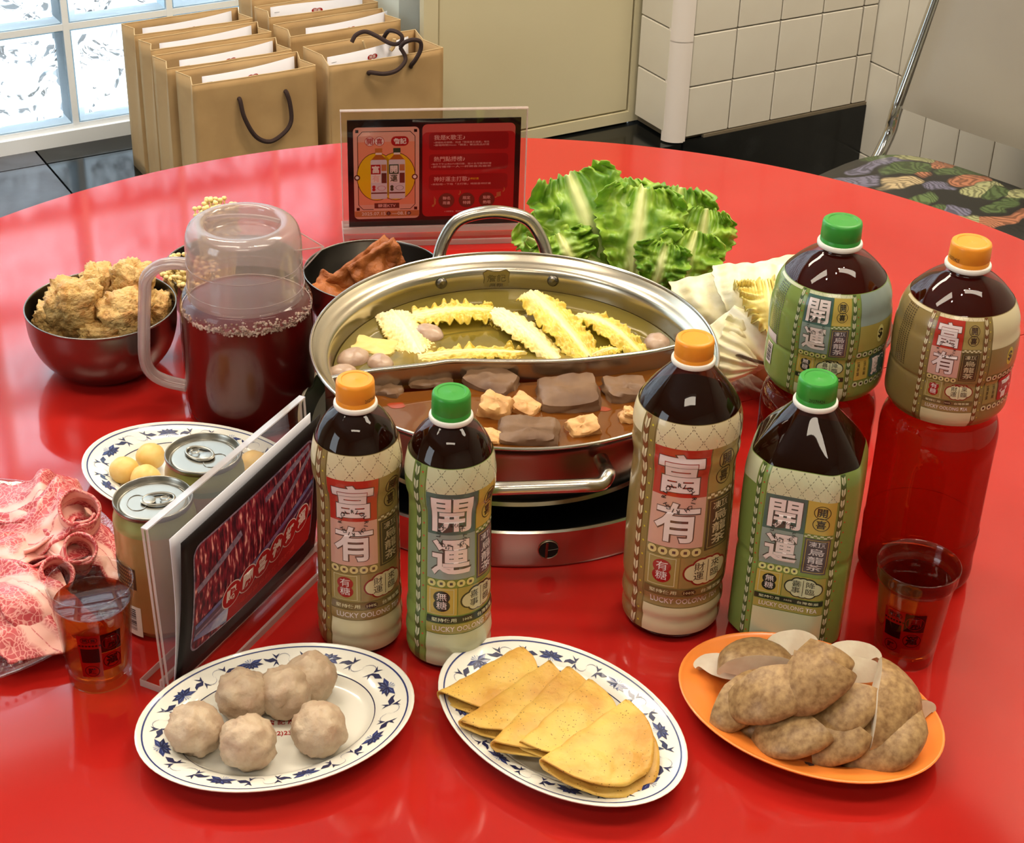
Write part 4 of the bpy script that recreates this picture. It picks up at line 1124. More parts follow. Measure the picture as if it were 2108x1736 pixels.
def sheet(P, lx, ly, rot, seed, amp, m_, name, label, cat, group, thick=.0018, nu=26, nv=18, curl=0.0, fr=40):
    b = M()
    def fn(u, v):
        x, y = (u-.5)*lx, (v-.5)*ly
        ex = .06*noise.noise(Vector((u*6+seed, v*6, 1)))
        z = amp*noise.noise(Vector((x*fr+seed*3, y*fr, 0)))+amp*.45*noise.noise(Vector((x*fr*2.6, y*fr*2.6+seed, 5)))+curl*((u-.5)**2*4)
        return (x*(1+ex), y*(1+ex), z)
    b.grid(fn, nu, nv); o = b.build(name, m_, smooth=True, loc=P, rot=rot)
    s = o.modifiers.new('s', 'SOLIDIFY'); s.thickness = thick; s.offset = 0; return tag(o, label, cat, group)
g = 'fried tofu skin sheets in the bowl behind the pot'
sheet(pix(745, 560, .062), .085, .032, (D(55), D(-28), D(32)), 2, .012, SKIN, 'fried_tofu_skin', 'long crinkled tofu skin sheet leaning across the steel bowl', 'fried tofu skin', g, .005)
sheet(pix(775, 545, .072), .060, .030, (D(65), D(-20), D(35)), 6, .012, SKIN, 'fried_tofu_skin', 'crinkled tofu skin sheet standing highest in its bowl', 'fried tofu skin', g, .005)
sheet(pix(690, 597, .050), .045, .030, (D(35), D(12), D(-20)), 9, .012, SKIN, 'fried_tofu_skin', 'small tofu skin piece at the front left of its bowl', 'fried tofu skin', g, .005)
sheet(pix(740, 585, .052), .050, .030, (D(30), D(-20), D(10)), 12, .011, SKIN, 'fried_tofu_skin', 'tofu skin piece low in the middle of its bowl', 'fried tofu skin', g, .005)

# enoki
ENO = mat('enoki', (238, 212, 146), .45, sss=.1)
def enoki(P, n, h, spread, lean, label, seed):
    random.seed(seed); b = M()
    for i in range(n):
        a, r = random.random()*2*pi, sqrt(random.random())*spread
        x, y = r*cos(a), r*sin(a); hh = h*random.uniform(.7, 1.05)
        tx, ty = x*1.9+lean[0]*hh, y*1.9+lean[1]*hh
        b.tube([(x, y, 0), ((x+tx)/2+random.uniform(-.003, .003), (y+ty)/2, hh*.5), (tx, ty, hh)], .0009, 5, caps=False)
        b.blob((tx, ty, hh), (.0030, .0030, .0022), 8, 0)
    o = b.build('enoki_bunch', ENO, smooth=True, loc=P); return tag(o, label, 'enoki mushrooms', 'enoki bunches in the far steel bowl', 'stuff')
enoki(Vector((-.312, 1.640, ZT+.03)), 200, .090, .012, (-.05, .25), 'upright enoki bunch peeping out behind the pitcher lid', 4)
enoki(Vector((-.330, 1.612, ZT+.03)), 160, .045, .016, (-.25, .1), 'low enoki bunch lying towards the bowl rim, left of the pitcher', 7)

# glass bowls -------------------------------------------------------
GB = clear('bowl_glass', (.94, .93, .90), gloss=.15, rough=.02, ior=1.5, bump=.0)
def glass_bowl(P, R, H, label, base=.5):
    o = empty('glass_bowl', (P[0], P[1], ZT), 0, label, 'bowl'); b = M()
    b.lathe(sprof([(0, .003), (R*base*.9, .001), (R*base, 0), (R*(base+.06), .003), (R*.80, H*.45), (R*.96, H*.88), (R*1.0, H*.97), (R*1.0, H), (R*.975, H), (R*.955, H*.93), (R*.93, H*.86), (R*.77, H*.47), (R*base, .010), (0, .008)], 3), 72)
    b.build('bowl_body', GB, o, smooth=60)
    b = M(); b.tube([(R*.988*cos(a), R*.988*sin(a), H) for a in [2*pi*i/72 for i in range(72)]], .0018, 8, closed=True)
    b.build('bowl_rim', clear('bowl_rim_glass', (.45, .38, .34), gloss=.4, ior=1.6), o); return o
LB = Vector((.1240, 1.6850, ZT)); glass_bowl(LB, .0870, .070, 'clear glass bowl packed with frilly green lettuce')
CB = Vector((.2780, 1.5480, ZT)); glass_bowl(CB, .1000, .072, 'clear glass bowl with a pale cabbage wedge, behind the bottles')

# leaves ------------------------------------------------------------
def leafmat(name, rib, blade, blade2, ribw=.10, rough=.4, vein=18, edge=None, top=0.15):
    m = bpy.data.materials.new(name); m.use_nodes = True; T = NT(m); b = T.n['Principled BSDF']; b.inputs['Roughness'].default_value = rough
    b.inputs['Subsurface Weight'].default_value = .12; b.inputs['Subsurface Radius'].default_value = (.005, .008, .003); b.inputs['Subsurface Scale'].default_value = 1
    uv = T.new('ShaderNodeUVMap'); sp = T.new('ShaderNodeSeparateXYZ'); T.link(uv.outputs[0], sp.inputs[0])
    s = T.new('ShaderNodeMath', operation='SUBTRACT'); s.inputs[1].default_value = .5; T.link(sp.outputs[0], s.inputs[0])
    a = T.new('ShaderNodeMath', operation='ABSOLUTE'); T.link(s.outputs[0], a.inputs[0])
    # rib narrows towards the tip: |u| * (1 + 3v)
    k = T.new('ShaderNodeMath', operation='MULTIPLY_ADD'); k.inputs[1].default_value = 2.2; k.inputs[2].default_value = .5; T.link(sp.outputs[1], k.inputs[0])
    mm = T.new('ShaderNodeMath', operation='MULTIPLY'); T.link(a.outputs[0], mm.inputs[0]); T.link(k.outputs[0], mm.inputs[1])
    tc = T.new('ShaderNodeTexCoord'); nz = T.new('ShaderNodeTexNoise'); nz.inputs['Scale'].default_value = 60; nz.inputs['Detail'].default_value = 5; T.link(tc.outputs['Object'], nz.inputs[0])
    rp = T.new('ShaderNodeValToRGB'); e = rp.color_ramp.elements; e[0].position = ribw*.6; e[0].color = lin(rib); e[1].position = ribw*2.2; e[1].color = (1, 1, 1, 1)
    T.link(mm.outputs[0], rp.inputs[0])
    r2 = T.new('ShaderNodeValToRGB'); r2.color_ramp.elements[0].color = lin(blade); r2.color_ramp.elements[1].color = lin(blade2); r2.color_ramp.elements[0].position = .38; r2.color_ramp.elements[1].position = .62
    T.link(nz.outputs[0], r2.inputs[0])
    fac = T.new('ShaderNodeMapRange'); fac.inputs['From Min'].default_value = ribw*.7; fac.inputs['From Max'].default_value = ribw*2.4; T.link(mm.outputs[0], fac.inputs['Value'])
    mx = T.new('ShaderNodeMix', data_type='RGBA'); T.link(fac.outputs[0], mx.inputs[0]); mx.inputs[6].default_value = lin(rib); T.link(r2.outputs[0], mx.inputs[7])
    T.link(mx.outputs[2], b.inputs['Base Color'])
    bp = T.new('ShaderNodeBump'); bp.inputs['Strength'].default_value = .5; bp.inputs['Distance'].default_value = .002; T.link(nz.outputs[0], bp.inputs['Height']); T.link(bp.outputs[0], b.inputs['Normal'])
    return m
def leaf(base, tip, hw, side, up, m_, label, cat, group, name='leaf', arch=.0, cup=.0, ruf=.006, rf=9, seed=0, nu=36, nv=48, wprof=None, pleat=0, thick=.0009, jag=.06, ribt=.0, puck=0.0, twist=0.0, jf=14):
    """surface from base to tip; side = half-width direction, up = normal"""
    base, tip, side, up = Vector(base), Vector(tip), Vector(side).normalized(), Vector(up).normalized()
    b = M(); uvs = []
    wprof = wprof or (lambda v: .28+.72*sin(min(1, v*1.25)*pi/2)*(1 if v < .8 else sqrt(max(0, 1-((v-.8)/.2)**2*.75))))
    def fn(u, v):
        s = u*2-1; e = abs(s)
        w_ = hw*wprof(v)*(1+jag*noise.noise(Vector((v*jf, (1 if s > 0 else -1)*3+seed, 0)))*e)
        vv = v+jag*.35*noise.noise(Vector((u*16+seed, 3, 1)))*v**4
        d = base.lerp(tip, vv)
        z = arch*sin(pi*v)-cup*e*e+ruf*(e**2.2)*noise.noise(Vector((v*rf+seed, s*1.6, seed)))*2+ruf*.7*(v**5)*noise.noise(Vector((s*rf*.7+seed, 7, 2)))*2
        z += puck*noise.noise(Vector((v*rf*.9+seed, s*rf*.5, 4)))*min(1, e*3)
        if pleat: z += pleat*sin(s*22+2*noise.noise(Vector((s*3, v*2, seed))))*(.25+v)*(1-.3*v)
        z += ribt*max(0, 1-e/.16)*(1-v*.8)
        ang = twist*s*v
        p = d+side*(s*w_)*cos(ang)+up*z
        return p
    b.grid(fn, nu, nv)
    me = b.mesh(name, m_, True)
    uvl = me.uv_layers.new(name='UVMap')
    for p in me.polygons:
        for li in p.loop_indices:
            vi = me.loops[li].vertex_index; uvl.data[li].uv = ((vi % nu)/(nu-1), (vi//nu)/(nv-1))
    o = bpy.data.objects.new(name, me); COL.objects.link(o)
    s = o.modifiers.new('s', 'SOLIDIFY'); s.thickness = thick; s.offset = 0
    return tag(o, label, cat, group)
def pixy(u, v, Y):
    d = _f+RR*((u-1054)/F_PX)+DD*((v-868)/F_PX); return CAM+d*(Y/d.y)
LET = leafmat('lettuce_leaf', (216, 224, 146), (156, 190, 66), (116, 160, 46), .085)
LET2 = leafmat('lettuce_leaf_dark', (214, 224, 150), (142, 180, 58), (98, 144, 46), .08)
g = 'frilly lettuce leaves in the glass bowl'
X1 = Vector((1, 0, 0)); UPC = Vector((0, -.75, .66))
LT = [((1262, 540), (1275, 366), 1.715, 1.745, .052, LET, 'lettuce leaf at the back with its tip highest in the middle', 1),
      ((1370, 560), (1400, 385), 1.700, 1.735, .045, LET2, 'dark lettuce leaf at the back right', 2),
      ((1200, 540), (1110, 425), 1.700, 1.725, .048, LET, 'lettuce leaf spreading out at the far left of the bowl', 3),
      ((1245, 570), (1170, 358), 1.660, 1.715, .052, LET2, 'lettuce leaf with a thick pale rib, left of two ribbed ones', 4),
      ((1420, 590), (1455, 430), 1.670, 1.705, .036, LET, 'lettuce leaf at the right edge of the bowl', 5),
      ((1298, 585), (1325, 385), 1.640, 1.690, .048, LET, 'lettuce leaf with a thick pale rib, right of two ribbed ones', 6),
      ((1250, 560), (1085, 490), 1.655, 1.675, .036, LET, 'low lettuce leaf drooping over the left rim of the bowl', 7),
      ((1395, 605), (1432, 475), 1.630, 1.655, .034, LET, 'yellowish lettuce leaf at the front right with fanned veins', 8),
      ((1345, 600), (1372, 500), 1.620, 1.640, .030, LET2, 'short lettuce leaf low at the front of the bowl', 9),
      ((1180, 560), (1150, 480), 1.640, 1.655, .036, LET, 'short lettuce leaf at the front left above the pot rim', 10)]
for (bu, bv), (tu, tv), yb, yt, hw, m_, l, s in LT:
    Bp, Tp = pixy(bu, bv, yb), pixy(tu, tv, yt)
    if Bp.z < ZT+.02: Bp.z = ZT+.02
    ax = (Tp-Bp).normalized(); sd = ax.cross(UPC).normalized(); un = sd.cross(ax).normalized()
    if un.y > 0: un = -un
    leaf(Bp, Tp, hw, sd, un, m_, l, 'lettuce leaf', g, 'lettuce_leaf', arch=.012, cup=-.004, ruf=.020, rf=9, seed=s*3.7, jag=.16, ribt=.005, puck=.006, nu=60, nv=60, jf=20)
CABM = leafmat('cabbage_leaf', (250, 246, 222), (246, 240, 204), (238, 228, 176), .05, .45)
CABY = leafmat('cabbage_heart', (250, 240, 180), (244, 226, 140), (236, 214, 120), .03, .45)
g = 'leaves of the cabbage wedge'
fan = lambda v: .10+.90*sin(min(1, v*1.15)*pi/2)**.9
CL = [((1605, 750), (1560, 540), 1.535, 1.585, .088, CABM, 'outermost cabbage leaf, ribs fanning from its base', 2, .035, .030),
      ((1590, 752), (1500, 640), 1.490, 1.520, .070, CABM, 'cabbage leaf spread over the left rim of the glass bowl', 5, .022, .016),
      ((1600, 740), (1610, 545), 1.500, 1.560, .066, CABM, 'inner cabbage leaf upright behind the green-capped bottle', 8, .026, .020),
      ((1585, 690), (1575, 575), 1.480, 1.520, .030, CABY, 'yellow crumpled heart leaf of the cabbage wedge', 11, .012, .0),
      ((1560, 752), (1475, 715), 1.475, 1.480, .036, CABM, 'lowest cabbage leaf lying on the bowl rim', 14, .008, .01)]
for (bu, bv), (tu, tv), yb, yt, hw, m_, l, s, ar, cu in CL:
    Bp, Tp = pixy(bu, bv, yb), pixy(tu, tv, yt)
    ax = (Tp-Bp).normalized(); sd = ax.cross(UPC).normalized(); un = sd.cross(ax).normalized()
    if un.y > 0: un = -un
    leaf(Bp, Tp, hw, sd, un, m_, l, 'cabbage leaf', g, 'cabbage_leaf', arch=ar, cup=cu, ruf=.004 if m_ is CABM else .018, rf=5 if m_ is CABM else 16, seed=s*1.9, wprof=fan, pleat=.0030 if m_ is CABM else 0, nu=110, nv=50, jag=.05, thick=.0012)
# cabbage core below the leaves, seen through the glass
b = M(); b.blob((0, 0, 0), (.070, .066, .046), 32, .12, 3, 2, amp2=.05, fr2=9)
tag(b.build('cabbage_core', mat('cabbage_core', (206, 176, 96), .5, col2=(226, 206, 150), nscale=22), smooth=True, loc=(CB.x, CB.y-.004, ZT+.060)), 'solid lower part of the cabbage wedge seen through the glass bowl', 'cabbage')
b = M(); b.blob((0, 0, 0), (.060, .058, .036), 32, .2, 3, 5, amp2=.08, fr2=9)
tag(b.build('lettuce_heart', mat('lettuce_heart', (120, 150, 50), .5, col2=(190, 196, 110), nscale=22), smooth=True, loc=(LB.x, LB.y, ZT+.050)), 'crumpled lettuce heart low in the glass bowl', 'lettuce')

# ================================================================== FOOD IN THE POT
NAPA = leafmat('napa_leaf', (246, 226, 160), (232, 206, 92), (214, 182, 66), .12, .3)
NAPAR = leafmat('napa_rib', (250, 234, 180), (240, 220, 150), (228, 204, 110), .25, .3)
g = 'napa cabbage leaves floating in the clear broth'
flat_ = lambda v: .75+.25*sin(v*pi)
def pleaf(p0, p1, z0, z1, hw, m_, l, s, **k):
    a_, b_ = pix(*p0, z0), pix(*p1, z1); ax = (b_-a_).normalized(); sd = ax.cross(Vector((0, 0, 1))).normalized(); up = sd.cross(ax).normalized()
    if up.z < 0: up = -up
    hw *= 1.12; kw = dict(arch=.005, cup=.004, ruf=.0045, rf=20, jag=.14, puck=.0022, wprof=flat_, ribt=.002, nu=44, nv=100, jf=42); kw.update(k)
    leaf(a_, b_, hw, sd, up, m_, l, 'napa cabbage', g, 'napa_leaf', seed=s*2.3, **kw)
pleaf((806, 640), (872, 740), .093, .084, .019, NAPAR, 'broad pale napa rib piece at the left of the broth', 1, ruf=.002)
pleaf((850, 652), (1016, 640), .092, .096, .018, NAPA, 'yellow napa leaf lying sideways behind the floating meatball', 2)
pleaf((1018, 636), (1150, 742), .098, .086, .014, NAPAR, 'long napa rib slanting in the middle of the broth', 3, ruf=.002)
pleaf((1092, 600), (1215, 738), .104, .088, .018, NAPA, 'tallest napa leaf with a frilled edge, standing out of the broth', 4)
pleaf((1190, 648), (1318, 728), .092, .090, .014, NAPA, 'curved napa leaf at the right with branching veins', 5, arch=.010)
pleaf((860, 735), (1080, 728), .087, .086, .012, NAPA, 'frilly yellow napa edge along the divider', 6, ruf=.006, jag=.2)
pleaf((1010, 650), (1080, 690), .086, .082, .016, NAPA, 'sunken napa leaf in the middle of the broth', 7)
pleaf((1215, 735), (1290, 722), .087, .087, .007, NAPA, 'small napa scrap beside the divider at the right', 8)
g = 'cooked meatballs floating in the clear broth'
for i, (u, v, r, l) in enumerate([(880, 690, .0145, 'cooked meatball floating in front of the napa leaves'), (728, 741, .0145, 'larger cooked meatball at the left wall of the pot'), (783, 750, .0125, 'cooked meatball against the divider at the left'),
                                  (705, 770, .0120, 'cooked meatball in the left corner behind the divider'), (1352, 708, .0130, 'cooked meatball at the right corner of the broth')]):
    ball(pix(u, v, .0860), r, l, MEATB2, 'cooked_meatball', g, i+31, (1.15, .95, .72), amp=.09, amp2=.03)
def brick_food(P, lx, ly, lz, rot, m_, name, label, cat, group, seed, bev=.004, amp=.0015, taper=.85):
    b = M(); n = 14
    b.blob((0, 0, 0), (1, 1, 1), 34, 0, 1, seed)
    vs = []
    for (x, y, z) in b.v:
        q = Vector((x, y, z)); mx = max(abs(q.x), abs(q.y), abs(q.z)); c = q/mx
        c = c.lerp(q*1.25, .18); k = taper+(1-taper)*(.5-c.z*.5)
        nn = noise.noise(q*2.2+Vector((seed*3, 0, 0)))*amp*2+noise.noise(q*8+Vector((seed, 5, 0)))*amp*.5
        vs.append((c.x*lx/2*k+q.x*nn, c.y*ly/2*k+q.y*nn, c.z*lz/2+q.z*nn))
    b.v = vs; o = b.build(name, m_, smooth=40, loc=P, rot=rot); return tag(o, label, cat, group)
g = 'duck blood slabs in the spicy broth'
for i, (u, v, lx, ly, rz, rx, l, dz) in enumerate([(1010, 788, .040, .028, -.5, .25, 'duck blood slab at the back by the divider', .0), (1170, 815, .046, .042, .10, .10, 'largest duck blood slab, right of the pot centre', .002),
        (1290, 808, .036, .030, .3, .1, 'rounded duck blood slab beside the tall bottle', -.001), (1088, 893, .044, .026, -.05, .35, 'duck blood slab at the front rim of the pot', .002),
        (885, 797, .036, .018, .2, 0, 'mostly sunken duck blood slab at the left', -.006), (790, 812, .030, .02, -.3, 0, 'sunken duck blood slab behind the orange cap', -.006)]):
    brick_food(pix(u, v, .088+dz), lx*1.22, ly*1.2, .016, (rx, .08*(-1)**i, rz), BLOOD, 'duck_blood', l, 'duck blood', g, i+3, taper=.92)
g = 'frozen tofu chunks in the spicy broth'
for i, (u, v, lx, ly, lz, r, l) in enumerate([(1018, 845, .027, .024, .026, (.35, .2, -.25), 'tallest tofu chunk, left of the pot centre'), (1080, 838, .026, .022, .012, (.2, .3, -.5), 'tofu chunk between the two big duck blood slabs'),
        (1200, 882, .026, .020, .016, (.5, -.2, .3), 'tofu chunk near the front rim at the right'), (1005, 903, .026, .016, .012, (.2, 0, -.4), 'low tofu chunk behind the green cap'), (1300, 858, .018, .014, .012, (0, .3, .2), 'small tofu chunk touching the tall bottle')]):
    brick_food(pix(u, v, .089 if i != 3 else .086), lx*1.12, ly*1.1, lz*1.05, r, TOFU, 'tofu_chunk', l, 'tofu', g, i+13)
brick_food(pix(772, 722, .083), .042, .026, .014, (.1, 0, -.25), TOFUW, 'pale_tofu_block', 'pale tofu block half sunk at the left of the clear broth', 'tofu', None, 41, taper=.95)
# chilli oil patches on the spicy broth
for i, (u, v, r) in enumerate([(816, 835, .005), (1243, 842, .004), (800, 800, .003), (1120, 905, .003), (1235, 800, .004)]):
    c = pix(u, v, .0873); b = M(); n = 18
    b.add([(c.x+r*(1.6+.7*noise.noise(Vector((cos(2*pi*k/n), sin(2*pi*k/n), i))))*cos(2*pi*k/n), c.y+r*(1+.7*noise.noise(Vector((cos(2*pi*k/n), sin(2*pi*k/n), i))))*sin(2*pi*k/n), c.z) for k in range(n)], [tuple(range(n))])
    tag(b.build('chilli_oil', OIL, smooth=False), 'red chilli oil patch ' + ['left of the pot centre', 'right of the big duck blood slab', 'behind the orange cap', 'at the front rim', 'near the divider at the right'][i], 'oil', 'chilli oil patches')

# ================================================================== PITCHER
PT = Vector((-.2556, 1.4634, ZT)); PTA = atan2(-PT.y, -PT.x)+pi/2
pt = empty('tea_pitcher', PT, 0, 'large clear plastic pitcher of dark tea with a frosted lid', 'pitcher')
PLAS = clear('pitcher_plastic', (.95, .91, .90), gloss=.0, rough=.08, ior=1.45)
PLASH = clear('pitcher_handle_plastic', (.86, .80, .79), gloss=.3, rough=.06, ior=1.5, body=.38, bodycol=(228, 214, 212))
LIDM = clear('frosted_lid', (.84, .76, .74), gloss=.3, rough=.12, ior=1.45, body=.42, bodycol=(214, 200, 196))
TEAP = mat('pitcher_tea', (92, 9, 6), .3, coat=.0, col2=(74, 8, 5), nscale=6)
FOAM = mat('tea_foam', (206, 188, 176), .4, col2=(150, 120, 108), nscale=160, bump=.8, bscale=260, bdist=.002)
b = M()
b.lathe(sprof([(0, .002), (.055, .001), (.0605, .002), (.0625, .008), (.0634, .03), (.0638, .068), (.0635, .100), (.0625, .118), (.0600, .1265), (.0560, .1295), (.0548, .132)], 4), 72)
b.build('pitcher_body', PLAS, pt, smooth=60)
b = M(); b.lathe(sprof([(0, .004), (.054, .004), (.0592, .006), (.0612, .012), (.0620, .03), (.0624, .068), (.0621, .100), (.0614, .1140)], 4)+[(.0600, .1145), (0, .1145)], 72); b.build('tea', TEAP, pt, smooth=60)
b = M(); random.seed(3)
for i in range(420):
    a = random.gauss(.35, .75); z = .1150+random.random()**1.5*.010*(1.1-.5*abs(a-.3)/1.6)-random.random()*.004; r = .0622-max(0, z-.118)*.35-.001
    q = random.uniform(.0005, .0017)
    b.blob((r*sin(a), -r*cos(a), z), (q, q, q), 6, 0)
tag(b.build('foam_bubbles', FOAM, pt, smooth=True), kind='stuff')
b = M(); b.lathe([(.0619, .1142), (.0612, .1155), (.0605, .1152)], 64); b.build('foam_ring', FOAM, pt)
b = M()
b.lathe(sprof([(.0550, .1270), (.0550, .135), (.0545, .150), (.0540, .160), (.0540, .166), (.0543, .176), (.0535, .186), (.0505, .1945), (.0450, .1990), (.0400, .2000), (.0365, .1990), (.0348, .1965), (.0335, .190), (.0330, .184), (.020, .1825), (0, .182)], 4), 72)
b.build('lid', LIDM, pt, smooth=60)
b = M(); b.tube(smooth_path([(-.034, .010, .1965), (-.018, .013, .1985), (0, .014, .199), (.018, .013, .1985), (.034, .010, .1965)], 5), .0022, 8); b.build('lid_grip', PLASH, pt)
for z, r in ((.1605, .0540), (.1370, .0552)):
    b = M(); b.tube([(r*cos(a), r*sin(a), z) for a in [2*pi*i/72 for i in range(72)]], .0005, 6, closed=True); b.build('seam_line', PLASH, pt)
hp = smooth_path([(-.049, 0, .1530), (-.066, 0, .1545), (-.082, 0, .1500), (-.0935, 0, .138), (-.0965, 0, .120), (-.1005, 0, .080), (-.1020, 0, .052), (-.0975, 0, .036), (-.084, 0, .0265), (-.0625, 0, .0215)], 6)
b = M()
for off, rr in ((0, .0062), (.0056, .0030), (-.0056, .0030)):
    b.tube([Vector((p.x, p.y+off*.0, p.z))+(Vector((0, off*1.1, 0))) for p in hp], rr, 12, flat=1.0)
b.build('handle', PLASH, pt, smooth=True)
b = M()
A1, A2, T1, B1_ = (.0500, -.020, .181), (.0500, .020, .181), (.0750, 0, .1765), (.0530, 0, .150)
b.add([A1, A2, T1, B1_], [(0, 2, 1), (0, 3, 2), (1, 2, 3)]); b.build('spout', PLAS, pt, smooth=False)
b = M(); b.tube([A1, T1, A2], .0007, 6); b.tube([T1, B1_], .0007, 6); b.build('spout_edge', PLASH, pt)

# ================================================================== TABLE SIGNS
ACR = clear('acrylic', (.95, .94, .93), gloss=.12, rough=.01, ior=1.5)
ACE = clear('acrylic_edge', (.85, .82, .80), gloss=.4, rough=.05, ior=1.5, body=.45, bodycol=(244, 232, 226))
def flatm(n, c): return mat(n, c, .5, spec=.25)
CK = flatm('poster_black', (16, 8, 10)); CR = flatm('poster_red', (172, 26, 28)); CRD = flatm('poster_deep_red', (146, 18, 22)); CPK = flatm('poster_salmon', (226, 138, 106)); CPL = flatm('poster_pale_salmon', (222, 160, 142))
CW = flatm('poster_white', (228, 206, 200)); CY = flatm('poster_yellow', (226, 178, 24)); CB_ = flatm('poster_brown', (96, 46, 36)); CT = flatm('poster_text', (226, 168, 160)); CTAN = flatm('poster_tan', (186, 112, 66))
CLB = flatm('poster_bottle', (206, 190, 196)); CDG = flatm('poster_dark_green', (44, 66, 44)); CAMB = flatm('poster_amber', (176, 92, 30)); CO = flatm('poster_cap_orange', (190, 110, 50))
def sign(org, rz, L, H, depth, label, tilt=0.0):
    s = empty('table_sign', org, rz, label, 'sign')
    b = M(); b.box(0, L, -depth, depth, 0, .006); b.build('base', ACR, s, smooth=False)
    b = M()
    for y in (-depth, depth): b.box(0, L, y-.0004, y+.0004, .0003, .0063)
    for x in (0, L): b.box(x-.0004, x+.0004, -depth, depth, .0003, .0063)
    b.box(0, L, -.0060, -.0040, .006, .0125); b.box(0, L, .0040, .0060, .006, .0125)
    b.box(0, L, -depth+.0, -depth+.0014, .0062, .0068); b.build('base_edge', ACE, s, smooth=False)
    def tl_(p): return Vector((p.x, p.y+tilt*p.z, p.z))
    for y in (-.0026, .0014):
        b = M(); b.box(0, L, y, y+.0012, .006, H, T=tl_); b.build('acrylic_panel', ACR, s, smooth=False)
    b = M(); b.box(-.0003, L+.0003, -.0028, .0028, H, H+.0011, T=tl_)
    for x in (0, L-.0009): b.box(x, x+.0009, -.0028, -.0012, .006, H, T=tl_); b.box(x, x+.0009, .0012, .0028, .006, H, T=tl_)
    b.build('panel_edge', ACE, s, smooth=False)
    return s
# ---- far sign with the red poster
S2 = sign(Vector((-.2065, 1.860, ZT)), radians(8), .2150, .156, .030, 'clear acrylic table sign with a red and black song poster, behind the pot')
W2, H2 = .2000, .1325; X0, Zt = .0075, .1450
A = Art()
def U(u): return u*W2
def V(v): return -v*H2
A.rect(0, 0, W2, -H2, CK, 1)
A.rrect(U(.033), V(.925), U(.412), V(.065), .005, CPL, 2); A.rect(U(.055), V(.79), U(.39), V(.2), CPK, 3)
for x0, x1 in ((.055, .39),):
    A.line(U(.085), V(.105), U(.36), V(.105), .0007, CK, 4); A.line(U(.085), V(.835), U(.145), V(.835), .0007, CK, 4); A.line(U(.30), V(.835), U(.36), V(.835), .0007, CK, 4)
    A.line(U(.058), V(.15), U(.058), V(.79), .0007, CK, 4); A.line(U(.388), V(.15), U(.388), V(.79), .0007, CK, 4)
    for (a_, b_) in ((.055, .10), (.391, .10), (.055, .83), (.391, .83)): A.rect(U(a_)-.0018, V(b_)-.0018, U(a_)+.0018, V(b_)+.0018, CK, 4)
    A.line(U(.058), V(.15), U(.085), V(.105), .0007, CK, 4); A.line(U(.388), V(.15), U(.36), V(.105), .0007, CK, 4); A.line(U(.058), V(.79), U(.085), V(.835), .0007, CK, 4); A.line(U(.388), V(.79), U(.36), V(.835), .0007, CK, 4)
for i, ch in enumerate('開喜'):
    A.disc(U(.128+.055*i), V(.195), .0058, CR, 4); A.disc(U(.128+.055*i), V(.195), .0052, CW, 5); A.text(ch, U(.128+.055*i), V(.195), .0072, .0078, CR, 6, .02)
A.rrect(U(.250), V(.24), U(.352), V(.15), .0055, CR, 4); A.text('詹記', U(.301), V(.195), .0150, .0074, CW, 6, .03)
for cx in (.165, .275):
    A.disc(U(cx), V(.525), U(.116), CB_, 4, .0300, 32); A.disc(U(cx), V(.525), U(.112), CY, 5, .0292, 32)
for cx in (.052, .386): A.disc(U(cx), V(.53), .0035, CB_, 6); A.disc(U(cx), V(.53), .0020, CW, 7)
for cx, cc, pc_, t1, t2 in ((.178, CO, CR, '富', '有'), (.283, CDG, CDG, '開', '運')):
    x = U(cx)
    A.rect(x-.0042, V(.300), x+.0042, V(.258), cc, 7); A.rect(x-.0036, V(.318), x+.0036, V(.300), CW, 7)
    A.poly([(x-.0032, V(.318)), (x-.0092, V(.37)), (x+.0092, V(.37)), (x+.0032, V(.318))], CAMB, 7)
    A.rrect(x-.0094, V(.735), x+.0094, V(.365), .002, CLB, 8)
    A.rect(x-.0092, V(.50), x+.002, V(.41), pc_, 9); A.text(t1, x-.0036, V(.455), .0086, .0092, CW, 10, .03); A.rect(x-.0092, V(.58), x+.002, V(.502), CW, 9); A.text(t2, x-.0036, V(.54), .0086, .0088, CT if pc_ is CR else CDG, 10, .02)
    A.rect(x+.0030, V(.47), x+.0088, V(.41), CTAN, 9); A.rect(x+.0030, V(.585), x+.0088, V(.49), CB_, 9)
    A.disc(x-.0060, V(.620), .0020, pc_, 9); A.disc(x-.0060, V(.645), .0020, pc_, 9); A.ring(x+.003, V(.632), .0048, .0005, pc_, 9, 16, .0030); A.rect(x-.0092, V(.685), x+.0092, V(.672), CB_, 9)
A.rect(U(.150), V(.825), U(.295), V(.775), CB_, 5); A.text('轉運KTV', U(.2225), V(.800), .0205, .0046, CT, 6, .01)
A.rect(U(.034), V(.905), U(.411), V(.850), CTAN, 4); A.text('2025.07.15    —08.14', U(.215), V(.876), .056, .0042, CW, 5, .01)
for u_, t in ((.232, '二'), (.352, '四')): A.disc(U(u_), V(.876), .0025, CK, 5); A.text(t, U(u_), V(.876), .0024, .0020, CW, 6, 0)
A.rrect(U(.430), V(.915), U(.968), V(.045), .006, flatm('poster_red_pale', (196, 84, 76)), 2); A.rrect(U(.430), V(.915), U(.968), V(.120), .006, CR, 3)
for i, (t, v0, v1) in enumerate((('我是K歌王♪', .125, .285), ('熱門點播榜♪', .325, .475), ('神好運主打歌♪', .515, .665))):
    A.rrect(U(.468), V(v1), U(.930), V(v0), .004, CRD, 4)
    A.text(t, U(.497)+.0030*len(t), V(v0+.045), .0060*len(t), .0062, CT, 5, .004)
